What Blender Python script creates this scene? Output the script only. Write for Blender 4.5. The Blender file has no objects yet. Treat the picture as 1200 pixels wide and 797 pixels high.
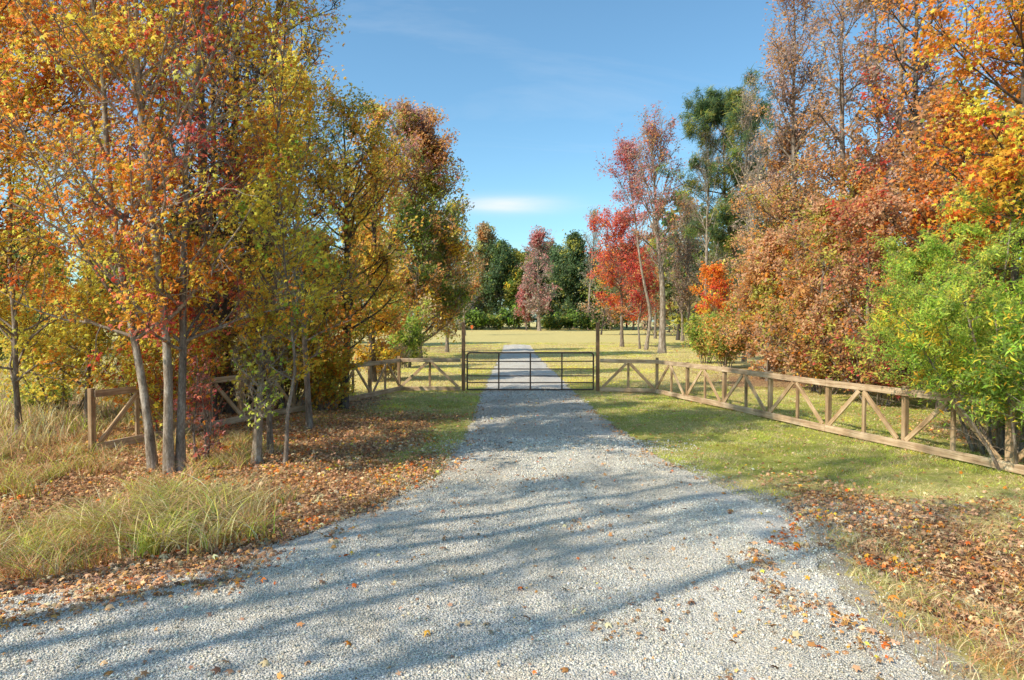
import bpy, math
import numpy as np
from mathutils import Vector

scene = bpy.context.scene
COL = scene.collection
PI = math.pi
CAMH = 2.3
SUN_AZ = (0.86, 0.51)          # direction the light travels over the ground
SUN_EL = 40.0

# ------------------------------------------------------------------ numpy noise
_rs = np.random.RandomState(7)
_TAB = _rs.rand(256, 256)
def vnoise(x, y, s=1.0, o=0):
    x = np.asarray(x, float) / s + 37.3 * o; y = np.asarray(y, float) / s + 91.7 * o
    xi = np.floor(x).astype(int); yi = np.floor(y).astype(int)
    fx = x - xi; fy = y - yi
    fx = fx * fx * (3 - 2 * fx); fy = fy * fy * (3 - 2 * fy)
    a = _TAB[xi % 256, yi % 256]; b = _TAB[(xi + 1) % 256, yi % 256]
    c = _TAB[xi % 256, (yi + 1) % 256]; d = _TAB[(xi + 1) % 256, (yi + 1) % 256]
    return (a * (1 - fx) + b * fx) * (1 - fy) + (c * (1 - fx) + d * fx) * fy
def fbm(x, y, s=1.0, o=0, n=4):
    v = 0; a = 0.5; t = 0
    for i in range(n):
        v = v + a * vnoise(x, y, s / 2 ** i, o + i); t += a; a *= 0.55
    return v / t
def sm(a, b, x):
    t = np.clip((np.asarray(x, float) - a) / (b - a), 0, 1)
    return t * t * (3 - 2 * t)

# ------------------------------------------------------------------ terrain
DL = np.array([[-10,-16],[2.0,-15],[3.6,-13],[4.6,-9],[5.2,-5.8],[5.7,-4.3],[6.4,-3.0],[7.1,-2.35],[8.4,-1.65],[10.3,-1.1],[12.9,-.92],[19.6,-.95],[22.4,-.95],[30,-.9],[45,-.8],[60,-.75],[66,-.8]])
DR = np.array([[-10,2.9],[2.0,2.85],[4.4,2.75],[6.1,2.8],[7.2,3.15],[8.2,3.3],[9.1,3.0],[12,2.45],[16,2.2],[22.4,2.05],[30,1.95],[45,1.75],[60,1.75],[66,1.75]])
def dleft(y): return np.interp(y, DL[:,0], DL[:,1])
def dright(y): return np.interp(y, DR[:,0], DR[:,1])
def drive(x, y):
    """signed: >0 inside the drive (metres from its edge)"""
    return np.minimum(np.minimum(x - dleft(y), dright(y) - x), (66.1 - y))
def terrain(x, y):
    x = np.asarray(x, float); y = np.asarray(y, float)
    z = 0.0105 * np.clip(y - 60, 0, 100)
    d = drive(x, y)
    away = sm(0.0, 1.6, -d)
    z = z - 0.30 * away * sm(3.0, 4.2, x) * sm(8.6, 6.0, y)
    z = z - 0.16 * away * sm(-2.5, -4.5, x) * sm(9.5, 7.5, y) * sm(5.0, 6.5, y)
    z = z + (fbm(x, y, 2.3, 3) - 0.5) * 0.10 * sm(0.1, 1.5, -d)
    z = z + (fbm(x, y, 14., 5) - 0.5) * 0.30 * sm(4, 14, np.abs(x - 0.6)) * sm(18, 30, np.abs(y))
    return z
def tz(x, y): return float(terrain(x, y))
def wx(px, Y): return (px - 600) / 800.0 * Y
def hy(py, Y): return (377 - py) * Y / 800.0 + CAMH      # world height seen at image row py at depth Y
def at(px, py):
    Y = 800 * CAMH / (py - 377.0)
    return wx(px, Y), Y

# ------------------------------------------------------------------ mesh helpers
def link(name, me, mat, parent=None):
    o = bpy.data.objects.new(name, me); COL.objects.link(o)
    if mat: me.materials.append(mat)
    if parent: o.parent = parent
    return o
def make_mesh(name, V, loops, starts, col=None, smooth=False):
    me = bpy.data.meshes.new(name)
    V = np.ascontiguousarray(V, dtype=np.float32).reshape(-1, 3)
    loops = np.ascontiguousarray(loops, dtype=np.int32).ravel(); starts = np.ascontiguousarray(starts, dtype=np.int32)
    me.vertices.add(len(V)); me.vertices.foreach_set('co', V.ravel())
    me.loops.add(len(loops)); me.loops.foreach_set('vertex_index', loops)
    me.polygons.add(len(starts)); me.polygons.foreach_set('loop_start', starts)
    if smooth: me.polygons.foreach_set('use_smooth', np.ones(len(starts), dtype=bool))
    if col is not None:
        a = me.color_attributes.new('Col', 'FLOAT_COLOR', 'POINT')
        c = np.ones((len(V), 4), dtype=np.float32); c[:, :3] = np.asarray(col).reshape(-1, 3)
        a.data.foreach_set('color', c.ravel())
    me.update(calc_edges=True)
    return me
def tubes(P, R, S=6):
    """P (N,K,3) polylines, R (N,K) radii -> verts, quads"""
    N, K, _ = P.shape
    T = np.gradient(P, axis=1); T /= np.linalg.norm(T, axis=2, keepdims=True) + 1e-9
    m = T.mean(axis=1)
    ref = np.where(np.abs(m[:, 1:2]) > 0.75, np.array([[1., 0.1, 0]]), np.array([[0.1, 1., 0]]))[:, None, :]
    A = np.cross(T, ref); A /= np.linalg.norm(A, axis=2, keepdims=True) + 1e-9
    B = np.cross(T, A)
    th = np.arange(S) * 2 * PI / S
    V = P[:, :, None, :] + R[:, :, None, None] * (np.cos(th)[None, None, :, None] * A[:, :, None, :] + np.sin(th)[None, None, :, None] * B[:, :, None, :])
    i = np.arange(N)[:, None, None] * K * S; k = np.arange(K - 1)[None, :, None] * S; s = np.arange(S)[None, None, :]
    s2 = (s + 1) % S
    F = np.stack([i + k + s, i + k + s2, i + k + S + s2, i + k + S + s], axis=-1)
    return V.reshape(-1, 3), F.reshape(-1, 4)
def quads_mesh(name, parts, smooth=True):
    Vs, Fs, n = [], [], 0
    for V, F in parts:
        Vs.append(V); Fs.append(F + n); n += len(V)
    V = np.concatenate(Vs); F = np.concatenate(Fs)
    return make_mesh(name, V, F, np.arange(len(F)) * 4, smooth=smooth)
def randrot(rng, n, flat=None):
    """random rotation matrices; flat = std of tilt from horizontal (radians)"""
    if flat is None:
        q = rng.normal(size=(n, 4)); q /= np.linalg.norm(q, axis=1, keepdims=True)
        w, x, y, z = q.T
        M = np.empty((n, 3, 3))
        M[:, 0, 0] = 1-2*(y*y+z*z); M[:, 0, 1] = 2*(x*y-z*w); M[:, 0, 2] = 2*(x*z+y*w)
        M[:, 1, 0] = 2*(x*y+z*w); M[:, 1, 1] = 1-2*(x*x+z*z); M[:, 1, 2] = 2*(y*z-x*w)
        M[:, 2, 0] = 2*(x*z-y*w); M[:, 2, 1] = 2*(y*z+x*w); M[:, 2, 2] = 1-2*(x*x+y*y)
        return M
    a = rng.uniform(0, 2*PI, n); tx = rng.normal(0, flat, n); ty = rng.normal(0, flat, n)
    ca, sa = np.cos(a), np.sin(a); z0 = np.zeros(n); o1 = np.ones(n)
    Rz = np.stack([np.stack([ca, -sa, z0], -1), np.stack([sa, ca, z0], -1), np.stack([z0, z0, o1], -1)], 1)
    c, s = np.cos(tx), np.sin(tx)
    Rx = np.stack([np.stack([o1, z0, z0], -1), np.stack([z0, c, -s], -1), np.stack([z0, s, c], -1)], 1)
    c, s = np.cos(ty), np.sin(ty)
    Ry = np.stack([np.stack([c, z0, s], -1), np.stack([z0, o1, z0], -1), np.stack([-s, z0, c], -1)], 1)
    return Rx @ Ry @ Rz
# leaf templates: verts (V,3), quad faces
def star_template():
    v = [(0, 0, 0)]
    angs = [90, 25, -45, -135, 155]; rad = [1.0, .92, .62, .62, .92]
    for i in range(5):
        a = math.radians(angs[i]); v.append((rad[i]*math.cos(a), rad[i]*math.sin(a), -0.16))
        a1 = angs[i]; a2 = angs[(i+1) % 5]
        d = ((a1 - a2 + 360) % 360) / 2; am = math.radians(a1 - d)
        rr = 0.42 if i not in (2,) else 0.30
        v.append((rr*math.cos(am), rr*math.sin(am), 0.05))
    f = []
    for i in range(5):
        tip = 1 + 2*i; v1 = 2 + 2*i; v0 = 2 + 2*((i-1) % 5)
        f.append((0, v1, tip, v0))
    return np.array(v), np.array(f)
STAR = star_template()
RHOMB = (np.array([(0,-.9,-.08),(.55,0,.08),(0,1,-.1),(-.55,0,.08)]), np.array([(0,1,2,3)]))
LANCE = (np.array([(0,-1,-.1),(.27,-.1,.05),(0,1,-.12),(-.27,-.1,.05)]), np.array([(0,1,2,3)]))
NEEDLE = (np.array([(0,-1,0),(.09,0,0.03),(0,1,0),(-.09,0,0.03)]), np.array([(0,1,2,3)]))
def facing(rng, n, spread=.6):
    """leaves turn their blades to the light: normals scattered about the sun and zenith"""
    e = math.radians(SUN_EL); k = math.hypot(*SUN_AZ)
    sd = np.array([-SUN_AZ[0]/k*math.cos(e), -SUN_AZ[1]/k*math.cos(e), math.sin(e)+.15])
    nn = sd[None]+rng.normal(0, spread, (n, 3)); nn /= np.linalg.norm(nn, axis=1, keepdims=True)
    t = np.cross(nn, rng.normal(0, 1, (n, 3))+np.array([0, 0, -.6])); t /= np.linalg.norm(t, axis=1, keepdims=True)+1e-9
    return np.stack([t, np.cross(nn, t), nn], -1)
def leaves_mesh(name, C, M, size, tmpl, col):
    V0, F0 = tmpl; n = len(C)
    curl = np.random.RandomState(n % 9973).uniform(.2, 3.2, n)
    Vt = np.repeat(V0[None], n, 0); Vt[:, :, 2] *= curl[:, None]
    Vt[:, :, 0] *= np.random.RandomState(n % 997).uniform(.65, 1.1, n)[:, None]
    V = np.einsum('nij,nvj->nvi', M, Vt) * size[:, None, None] + C[:, None, :]
    F = F0[None] + (np.arange(n) * len(V0))[:, None, None]
    F = F.reshape(-1, 4)
    c = np.repeat(col, len(V0), axis=0)
    return make_mesh(name, V, F, np.arange(len(F)) * 4, col=c)

# ------------------------------------------------------------------ materials
def mat(name):
    m = bpy.data.materials.new(name); m.use_nodes = True
    nt = m.node_tree; nt.nodes.clear()
    return m, nt, nt.nodes, nt.links
def N(nt, t, **kw):
    n = nt.nodes.new(t)
    for k, v in kw.items():
        if k in n.inputs.keys(): n.inputs[k].default_value = v
        else: setattr(n, k, v)
    return n
def ramp(nt, fac, stops, interp='LINEAR'):
    r = nt.nodes.new('ShaderNodeValToRGB'); r.color_ramp.interpolation = interp
    e = r.color_ramp.elements
    e[0].position = stops[0][0]; e[0].color = (*stops[0][1], 1)
    e[1].position = stops[-1][0]; e[1].color = (*stops[-1][1], 1)
    for p, c in stops[1:-1]:
        q = e.new(p); q.color = (*c, 1)
    nt.links.new(fac, r.inputs['Fac']); return r.outputs['Color']
def noise(nt, scale, detail=4, rough=.55, vec=None, dist=0):
    n = nt.nodes.new('ShaderNodeTexNoise'); n.inputs['Scale'].default_value = scale
    n.inputs['Detail'].default_value = detail; n.inputs['Roughness'].default_value = rough
    n.inputs['Distortion'].default_value = dist
    if vec is not None: nt.links.new(vec, n.inputs['Vector'])
    return n.outputs['Fac']
def mix(nt, fac, a, b, mode='MIX'):
    m = nt.nodes.new('ShaderNodeMix'); m.data_type = 'RGBA'; m.blend_type = mode
    for s, v in ((m.inputs[0], fac), (m.inputs[6], a), (m.inputs[7], b)):
        if hasattr(v, 'is_linked') or isinstance(v, bpy.types.NodeSocket): nt.links.new(v, s)
        elif isinstance(v, (int, float)): s.default_value = v
        else: s.default_value = (*v, 1)
    return m.outputs[2]
def math_(nt, op, a, b=None):
    m = nt.nodes.new('ShaderNodeMath'); m.operation = op
    for i, v in enumerate((a, b)):
        if v is None: continue
        if isinstance(v, (int, float)): m.inputs[i].default_value = v
        else: nt.links.new(v, m.inputs[i])
    return m.outputs[0]
def leaf_mat(name, trans=0.35, rough=0.5, spec=0.3):
    m, nt, ns, ls = mat(name)
    at_ = ns.new('ShaderNodeAttribute'); at_.attribute_name = 'Col'
    p = ns.new('ShaderNodeBsdfPrincipled'); p.inputs['Roughness'].default_value = rough
    p.inputs['Specular IOR Level'].default_value = spec
    ls.new(at_.outputs['Color'], p.inputs['Base Color'])
    t = ns.new('ShaderNodeBsdfTranslucent'); gm = ns.new('ShaderNodeGamma'); gm.inputs['Gamma'].default_value = .80
    ls.new(at_.outputs['Color'], gm.inputs['Color']); ls.new(gm.outputs[0], t.inputs['Color'])
    mx = ns.new('ShaderNodeMixShader'); mx.inputs[0].default_value = trans
    ls.new(p.outputs[0], mx.inputs[1]); ls.new(t.outputs[0], mx.inputs[2])
    o = ns.new('ShaderNodeOutputMaterial'); ls.new(mx.outputs[0], o.inputs[0])
    return m
def bark_mat(name, c1, c2, c3, sc=6):
    m, nt, ns, ls = mat(name)
    tc = ns.new('ShaderNodeTexCoord'); mp = ns.new('ShaderNodeMapping'); mp.inputs['Scale'].default_value = (1, 1, .3)
    ls.new(tc.outputs['Object'], mp.inputs[0])
    n1 = noise(nt, sc, 6, .65, mp.outputs[0]); n2 = noise(nt, sc*7, 4, .7, mp.outputs[0])
    f = math_(nt, 'ADD', math_(nt, 'MULTIPLY', n1, .6), math_(nt, 'MULTIPLY', n2, .4))
    c = ramp(nt, f, [(.36, c1), (.5, c2), (.62, c3)])
    p = ns.new('ShaderNodeBsdfPrincipled'); p.inputs['Roughness'].default_value = .9
    p.inputs['Specular IOR Level'].default_value = .15
    ls.new(c, p.inputs['Base Color'])
    b = ns.new('ShaderNodeBump'); b.inputs['Strength'].default_value = .7; b.inputs['Distance'].default_value = .02
    ls.new(f, b.inputs['Height']); ls.new(b.outputs[0], p.inputs['Normal'])
    o = ns.new('ShaderNodeOutputMaterial'); ls.new(p.outputs[0], o.inputs[0])
    return m
LEAF = leaf_mat('autumn_leaf', .5)
GRASS = leaf_mat('grass_blade', .30, .6)
LITTER = leaf_mat('fallen_leaf', .12, .7, .2)
BARK_PALE = bark_mat('pale_bark', (.11,.08,.055), (.30,.235,.175), (.56,.48,.39), 9)
BARK_GREY = bark_mat('grey_bark', (.085,.065,.05), (.22,.17,.13), (.42,.36,.30), 9)
BARK_DARK = bark_mat('dark_bark', (.035,.028,.024), (.10,.08,.065), (.20,.165,.14))
BARK_PINE = bark_mat('pine_bark', (.06,.04,.03), (.20,.13,.09), (.33,.24,.18))

def ground_mat():
    m, nt, ns, ls = mat('meadow_ground')
    tc = ns.new('ShaderNodeTexCoord'); v = tc.outputs['Object']
    at_ = ns.new('ShaderNodeAttribute'); at_.attribute_name = 'Col'
    sp = ns.new('ShaderNodeSeparateColor'); ls.new(at_.outputs['Color'], sp.inputs[0])
    green, litter, dirt = sp.outputs[0], sp.outputs[1], sp.outputs[2]
    fine = noise(nt, 60, 6, .75, v); med = noise(nt, 7, 5, .65, v); big = noise(nt, .5, 4, .6, v)
    straw = ramp(nt, fine, [(.3,(.36,.27,.09)), (.5,(.66,.53,.20)), (.68,(.86,.73,.38))])
    gr = ramp(nt, fine, [(.3,(.15,.17,.035)), (.5,(.36,.37,.075)), (.7,(.60,.56,.17))])
    gm = math_(nt, 'ADD', green, math_(nt, 'MULTIPLY', math_(nt, 'SUBTRACT', med, .5), 1.6))
    gm = math_(nt, 'ADD', gm, math_(nt, 'MULTIPLY', math_(nt, 'SUBTRACT', big, .5), 1.0))
    gm = ramp(nt, gm, [(.25,(0,0,0)), (.75,(1,1,1))])
    c = mix(nt, gm, straw, gr)
    vo = ns.new('ShaderNodeTexVoronoi'); vo.inputs['Scale'].default_value = 34; vo.inputs['Randomness'].default_value = 1.0
    wn = ns.new('ShaderNodeTexNoise'); wn.inputs['Scale'].default_value = 22; ls.new(v, wn.inputs['Vector'])
    wv = ns.new('ShaderNodeVectorMath'); wv.operation = 'MULTIPLY_ADD'; ls.new(wn.outputs['Color'], wv.inputs[0]); wv.inputs[1].default_value = (.09, .09, .09); ls.new(v, wv.inputs[2]); ls.new(wv.outputs[0], vo.inputs['Vector'])
    sv = ns.new('ShaderNodeSeparateColor'); ls.new(vo.outputs['Color'], sv.inputs[0])
    lit = ramp(nt, sv.outputs[0], [(0,(.16,.08,.045)), (.35,(.32,.16,.08)), (.6,(.50,.28,.14)), (.8,(.60,.42,.22)), (1,(.24,.11,.06))], 'CONSTANT')
    lm = math_(nt, 'ADD', litter, math_(nt, 'MULTIPLY', math_(nt, 'SUBTRACT', med, .5), 1.2))
    lm = math_(nt, 'ADD', lm, math_(nt, 'MULTIPLY', math_(nt, 'SUBTRACT', fine, .5), .8))
    lm = ramp(nt, lm, [(.4,(0,0,0)), (.65,(1,1,1))])
    c = mix(nt, lm, c, lit)
    dc = ramp(nt, fine, [(.3,(.30,.23,.15)), (.5,(.48,.41,.31)), (.68,(.66,.61,.52))])
    dm = math_(nt, 'ADD', dirt, math_(nt, 'MULTIPLY', math_(nt, 'SUBTRACT', med, .5), 1.4))
    dm = ramp(nt, dm, [(.45,(0,0,0)), (.65,(1,1,1))])
    c = mix(nt, dm, c, dc)
    p = ns.new('ShaderNodeBsdfPrincipled'); p.inputs['Roughness'].default_value = .95; p.inputs['Specular IOR Level'].default_value = .1
    ls.new(c, p.inputs['Base Color'])
    b = ns.new('ShaderNodeBump'); b.inputs['Strength'].default_value = .8; b.inputs['Distance'].default_value = .03
    ls.new(math_(nt, 'ADD', fine, math_(nt, 'MULTIPLY', vo.outputs['Distance'], .5)), b.inputs['Height']); ls.new(b.outputs[0], p.inputs['Normal'])
    o = ns.new('ShaderNodeOutputMaterial'); ls.new(p.outputs[0], o.inputs[0])
    return m
def gravel_mat():
    m, nt, ns, ls = mat('crushed_gravel')
    tc = ns.new('ShaderNodeTexCoord'); v = tc.outputs['Object']
    vo = ns.new('ShaderNodeTexVoronoi'); vo.inputs['Scale'].default_value = 55; ls.new(v, vo.inputs['Vector'])
    sv = ns.new('ShaderNodeSeparateColor'); ls.new(vo.outputs['Color'], sv.inputs[0])
    c = ramp(nt, sv.outputs[0], [(0,(.17,.165,.16)), (.3,(.30,.29,.28)), (.6,(.44,.43,.41)), (.85,(.62,.60,.57)), (1,(.36,.32,.27))])
    fine = noise(nt, 120, 4, .7, v); big = noise(nt, 1.1, 5, .6, v)
    c = mix(nt, .5, c, ramp(nt, fine, [(.3,(.25,.25,.25)), (.7,(.85,.85,.85))]), 'MULTIPLY')
    c = mix(nt, .35, c, (1.0,.98,.95), 'ADD')
    dust = ramp(nt, big, [(.48,(0,0,0)), (.68,(.55,.55,.55))])
    c = mix(nt, dust, c, (.52,.45,.34))
    p = ns.new('ShaderNodeBsdfPrincipled'); p.inputs['Roughness'].default_value = .95; p.inputs['Specular IOR Level'].default_value = .15
    c = mix(nt, 1.0, c, (1.0,.95,.86), 'MULTIPLY')
    ls.new(c, p.inputs['Base Color'])
    b = ns.new('ShaderNodeBump'); b.inputs['Strength'].default_value = .9; b.inputs['Distance'].default_value = .02; b.invert = True
    ls.new(vo.outputs['Distance'], b.inputs['Height']); ls.new(b.outputs[0], p.inputs['Normal'])
    o = ns.new('ShaderNodeOutputMaterial'); ls.new(p.outputs[0], o.inputs[0])
    return m
def stone_mat():
    m, nt, ns, ls = mat('gravel_stone')
    at_ = ns.new('ShaderNodeAttribute'); at_.attribute_name = 'Col'
    p = ns.new('ShaderNodeBsdfPrincipled'); p.inputs['Roughness'].default_value = .9; p.inputs['Specular IOR Level'].default_value = .2
    ls.new(at_.outputs['Color'], p.inputs['Base Color'])
    o = ns.new('ShaderNodeOutputMaterial'); ls.new(p.outputs[0], o.inputs[0])
    return m
def wood_mat(name, c1, c2, c3):
    m, nt, ns, ls = mat(name)
    at_ = ns.new('ShaderNodeAttribute'); at_.attribute_name = 'Grain'
    sp = ns.new('ShaderNodeMapping'); sp.inputs['Scale'].default_value = (1.2, 26, 26)
    ls.new(at_.outputs['Vector'], sp.inputs[0])
    n1 = noise(nt, 1.0, 5, .65, sp.outputs[0], .6)
    tc = ns.new('ShaderNodeTexCoord'); n2 = noise(nt, 2.2, 4, .6, tc.outputs['Object'])
    f = math_(nt, 'ADD', math_(nt, 'MULTIPLY', n1, .6), math_(nt, 'MULTIPLY', n2, .4))
    c = ramp(nt, f, [(.36, c1), (.5, c2), (.63, c3)])
    p = ns.new('ShaderNodeBsdfPrincipled'); p.inputs['Roughness'].default_value = .8; p.inputs['Specular IOR Level'].default_value = .2
    ls.new(c, p.inputs['Base Color'])
    b = ns.new('ShaderNodeBump'); b.inputs['Strength'].default_value = .5; b.inputs['Distance'].default_value = .006
    ls.new(n1, b.inputs['Height']); ls.new(b.outputs[0], p.inputs['Normal'])
    o = ns.new('ShaderNodeOutputMaterial'); ls.new(p.outputs[0], o.inputs[0])
    return m
GROUND = ground_mat(); GRAVEL = gravel_mat(); STONE = stone_mat()
WOOD_RAIL = wood_mat('weathered_rail', (.26,.155,.09), (.52,.36,.225), (.74,.58,.40))
WOOD_BRACE = wood_mat('weathered_brace', (.25,.145,.075), (.52,.34,.19), (.72,.55,.36))
WOOD_POST = wood_mat('brown_post', (.19,.11,.055), (.40,.26,.145), (.56,.41,.26))
WOOD_TALL = wood_mat('dark_brown_post', (.16,.085,.045), (.32,.18,.095), (.46,.29,.17))
def plain(name, col, rough=.6, metal=0):
    m, nt, ns, ls = mat(name)
    p = ns.new('ShaderNodeBsdfPrincipled'); p.inputs['Roughness'].default_value = rough; p.inputs['Metallic'].default_value = metal
    tc = ns.new('ShaderNodeTexCoord'); n = noise(nt, 14, 5, .6, tc.outputs['Object'])
    c = ramp(nt, n, [(.35, tuple(x*.65 for x in col)), (.65, tuple(min(1, x*1.3) for x in col))])
    ls.new(c, p.inputs['Base Color'])
    o = ns.new('ShaderNodeOutputMaterial'); ls.new(p.outputs[0], o.inputs[0])
    return m
GATE_PAINT = plain('dark_brown_gate_paint', (.11,.065,.045), .5)
STEEL = plain('galvanised_steel', (.35,.35,.34), .4, .8)
ORANGE = plain('orange_marker', (.75,.14,.02), .5)
MOSS = leaf_mat('hanging_moss', .3, .8)

def tag(o, label=None, cat=None, group=None, kind=None):
    if label: o['label'] = label
    if cat: o['category'] = cat
    if group: o['group'] = group
    if kind: o['kind'] = kind
    return o
def thing(name, loc, label, cat, group=None):
    o = bpy.data.objects.new(name, None); COL.objects.link(o); o.location = loc
    o.empty_display_size = .2
    return tag(o, label, cat, group)

# ------------------------------------------------------------------ ground
def axis(dense0, dense1, step, lo, hi, g=1.12):
    a = list(np.arange(dense0, dense1, step)); s = step; x = a[-1]
    while x < hi: s *= g; x += s; a.append(x)
    s = step; x = a[0]; pre = []
    while x > lo: s *= g; x -= s; pre.append(x)
    return np.array(pre[::-1] + a)
def litter_mask(x, y):
    d = drive(x, y)
    n = fbm(x, y, 1.6, 11) - .5
    n2 = fbm(x, y, .7, 15) - .5
    off = -d
    # left verge under the trees, out to the fence
    L = sm(-1.1, -2.3, x + n*2.0) * sm(5.0, 5.9, y) * sm(20, 14, y + n*6) * (1 - .35*sm(-7.2, -9.5, x))
    L = np.maximum(L, .95*sm(0.9, 0.0, np.abs(off - .35) + n2) * (x < 0) * sm(5, 5.6, y) * sm(14, 10, y))
    L = np.maximum(L, .8*sm(-3.2,-3.9,x)*sm(23,20,y)*sm(14,18,y))
    # right-hand corner
    Rr = sm(2.9, 4.0, x + n2) * sm(10.6, 6.4, y + n*5.0 + n2*2.5) * (1.1 + .5*n2)
    Rr = np.maximum(Rr, .85*sm(7.6, 9.0, x + n) * sm(20, 10, y))
    Rr = np.maximum(Rr, .75*sm(6.6, 8.2, x - (22-y)*-.0 + n) * sm(40, 26, y) * sm(21,24,y))
    # further field
    F = .55*sm(-1.0, -2.2, x) * sm(44, 50, y) * sm(75, 62, y)
    m = np.maximum(np.maximum(L, Rr), F)
    return np.clip(m + n2*.4*(m > .05), 0, 1) * (off > -.25)
def green_mask(x, y):
    g = .20 + .55*sm(8.5, 11, y)*sm(24, 18, y)
    g = g - .42*sm(24, 44, y)
    g = g + .15*sm(7.0, 5, y) - .25*(x < -6)
    return np.clip(g, 0, 1)
def build_ground():
    xs = axis(-9.5, 10.5, .085, -1500, 1500, 1.13); ys = axis(3.2, 24, .085, -60, 2500, 1.09)
    X, Y = np.meshgrid(xs, ys); nx, ny = len(xs), len(ys)
    Z = terrain(X, Y) + (fbm(X, Y, .3, 21) - .5)*.03
    Z = np.where(drive(X, Y) > -.05, Z - .035, Z)
    V = np.stack([X, Y, Z], -1).reshape(-1, 3)
    i = (np.arange(ny-1)[:, None]*nx + np.arange(nx-1)[None]).ravel()
    F = np.stack([i, i+1, i+nx+1, i+nx], -1)
    x, y = V[:, 0], V[:, 1]
    lit = litter_mask(x, y)
    d = drive(x, y)
    dirt = .75*sm(.55, .0, np.abs(d+.12)) * (x > 0) * sm(13, 9, y) + .62*sm(2.6, 4, x)*sm(7.3, 4.6, x)*sm(1.1, .2, np.abs(y-8.3-.12*(x-4)))
    dirt = np.maximum(dirt, .5*sm(.3, 0, np.abs(d)))
    col = np.stack([green_mask(x, y), lit, np.clip(dirt, 0, 1)], -1)
    o = link('ground', make_mesh('ground', V, F, np.arange(len(F))*4, col=col, smooth=True), GROUND)
    o['kind'] = 'structure'
def build_drive():
    ys = np.concatenate([np.arange(-10, 3, .5), np.arange(3, 24, .07), np.arange(24, 66.1, .5)])
    K = 110; u = np.linspace(0, 1, K)[None, :]
    l = dleft(ys) + (fbm(ys, ys*0, .9, 31) - .5)*.45 + (fbm(ys, ys*0, .15, 33) - .5)*.16
    r = dright(ys) + (fbm(ys, ys*0, .9, 35) - .5)*.45 + (fbm(ys, ys*0, .15, 37) - .5)*.16
    X = l[:, None] + (r - l)[:, None]*u; Y = np.repeat(ys[:, None], K, 1)
    Y = Y + 0*X
    crown = .045*sm(0, .8, np.minimum(X - l[:, None], r[:, None] - X))
    # two shallow wheel tracks
    cx = .62
    tr = np.exp(-((X-cx-.85)/.28)**2) + np.exp(-((X-cx+.85)/.28)**2)
    Z = terrain(X, Y) - .012 + crown + (fbm(X, Y, .25, 41) - .5)*.022 - .02*tr
    V = np.stack([X, Y, Z], -1).reshape(-1, 3); ny = len(ys)
    i = (np.arange(ny-1)[:, None]*K + np.arange(K-1)[None]).ravel()
    F = np.stack([i, i+1, i+K+1, i+K], -1)
    o = link('gravel_driveway', make_mesh('gravel_driveway', V, F, np.arange(len(F))*4, smooth=True), GRAVEL)
    o['kind'] = 'structure'
def drive_z(x, y):
    d = drive(x, y); cx = .62
    tr = np.exp(-((x-cx-.85)/.28)**2) + np.exp(-((x-cx+.85)/.28)**2)
    return np.where(d > 0, terrain(x, y) - .012 + .045*sm(0, .8, d) + (fbm(x, y, .25, 41) - .5)*.022 - .02*tr,
                    terrain(x, y) + (fbm(x, y, .3, 21) - .5)*.03)
def in_view(x, y, m=190):
    px = 600 + 800*x/np.maximum(y, .1)
    return (px > -m) & (px < 1200+m) & (y > 2.2)
def build_stones():
    rng = np.random.RandomState(5)
    n = 1000000
    y = 2.3 + (rng.rand(n)**1.25)*10.9
    x = rng.uniform(-8.5, 4.6, n)
    fan = sm(2.9, 3.6, x)*sm(7.2, 4.6, x)*sm(1.3, .2, np.abs(y-8.2-.1*(x-4)))
    d = drive(x, y) + (fbm(x, y, .5, 51)-.5)*.5
    keep = in_view(x, y, 150) & ((d > .0) | (rng.rand(n) < np.exp(d*3.5)*.5) | (rng.rand(n) < fan*.35))
    keep &= rng.rand(n) < .55 + .9*(fbm(x, y, .8, 53)-.35)
    x, y = x[keep], y[keep]; 
    n2 = 45000
    y2 = 12.5 + rng.rand(n2)*11; x2 = rng.uniform(-1.4, 2.9, n2)
    k2 = (drive(x2, y2) + (fbm(x2, y2, .5, 51)-.5)*.4 > 0)
    x = np.concatenate([x, x2[k2]]); y = np.concatenate([y, y2[k2]])
    n = len(x)
    s = np.clip(rng.lognormal(math.log(.0049), .42, n), .003, .022)*np.where(y > 12, 2.0, 1.0+.05*(y-4))
    z = drive_z(x, y) + s*.35
    T = np.array([(1,0,0),(-1,0,0),(0,1,0),(0,-1,0),(0,0,.75),(0,0,-.75)])
    F0 = np.array([(0,2,4),(2,1,4),(1,3,4),(3,0,4),(2,0,5),(1,2,5),(3,1,5),(0,3,5)])
    Tn = T[None]*rng.uniform(.6, 1.25, (n, 6, 1))
    M = randrot(rng, n, .5)
    V = np.einsum('nij,nvj->nvi', M, Tn)*s[:, None, None] + np.stack([x, y, z], -1)[:, None, :]
    F = (F0[None] + (np.arange(n)*6)[:, None, None]).reshape(-1, 3)
    g = np.clip(rng.normal(.66, .19, n), .17, .92)
    g = g*(.80+.42*fbm(x, y, 1.7, 58))*(1-.10*(np.exp(-((x-.62-.85)/.3)**2)+np.exp(-((x-.62+.85)/.3)**2)))
    c = np.stack([g*rng.normal(1.0, .02, n), g*.945, g*rng.normal(.81, .04, n)], -1)
    w = rng.rand(n) < .10; c[w] *= np.array([1.05, .9, .74])
    dust = sm(.52, .66, fbm(x, y, 1.3, 57))[:, None]*.45
    c = c*(1-dust) + np.array([.52,.46,.36])*dust
    c = np.repeat(np.clip(c, .05, .9), 6, axis=0)
    o = link('gravel', make_mesh('gravel', V, F, np.arange(len(F))*3, col=c), STONE)
    tag(o, 'loose pale grey crushed stones lying over the driveway', 'gravel', kind='stuff')

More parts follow.
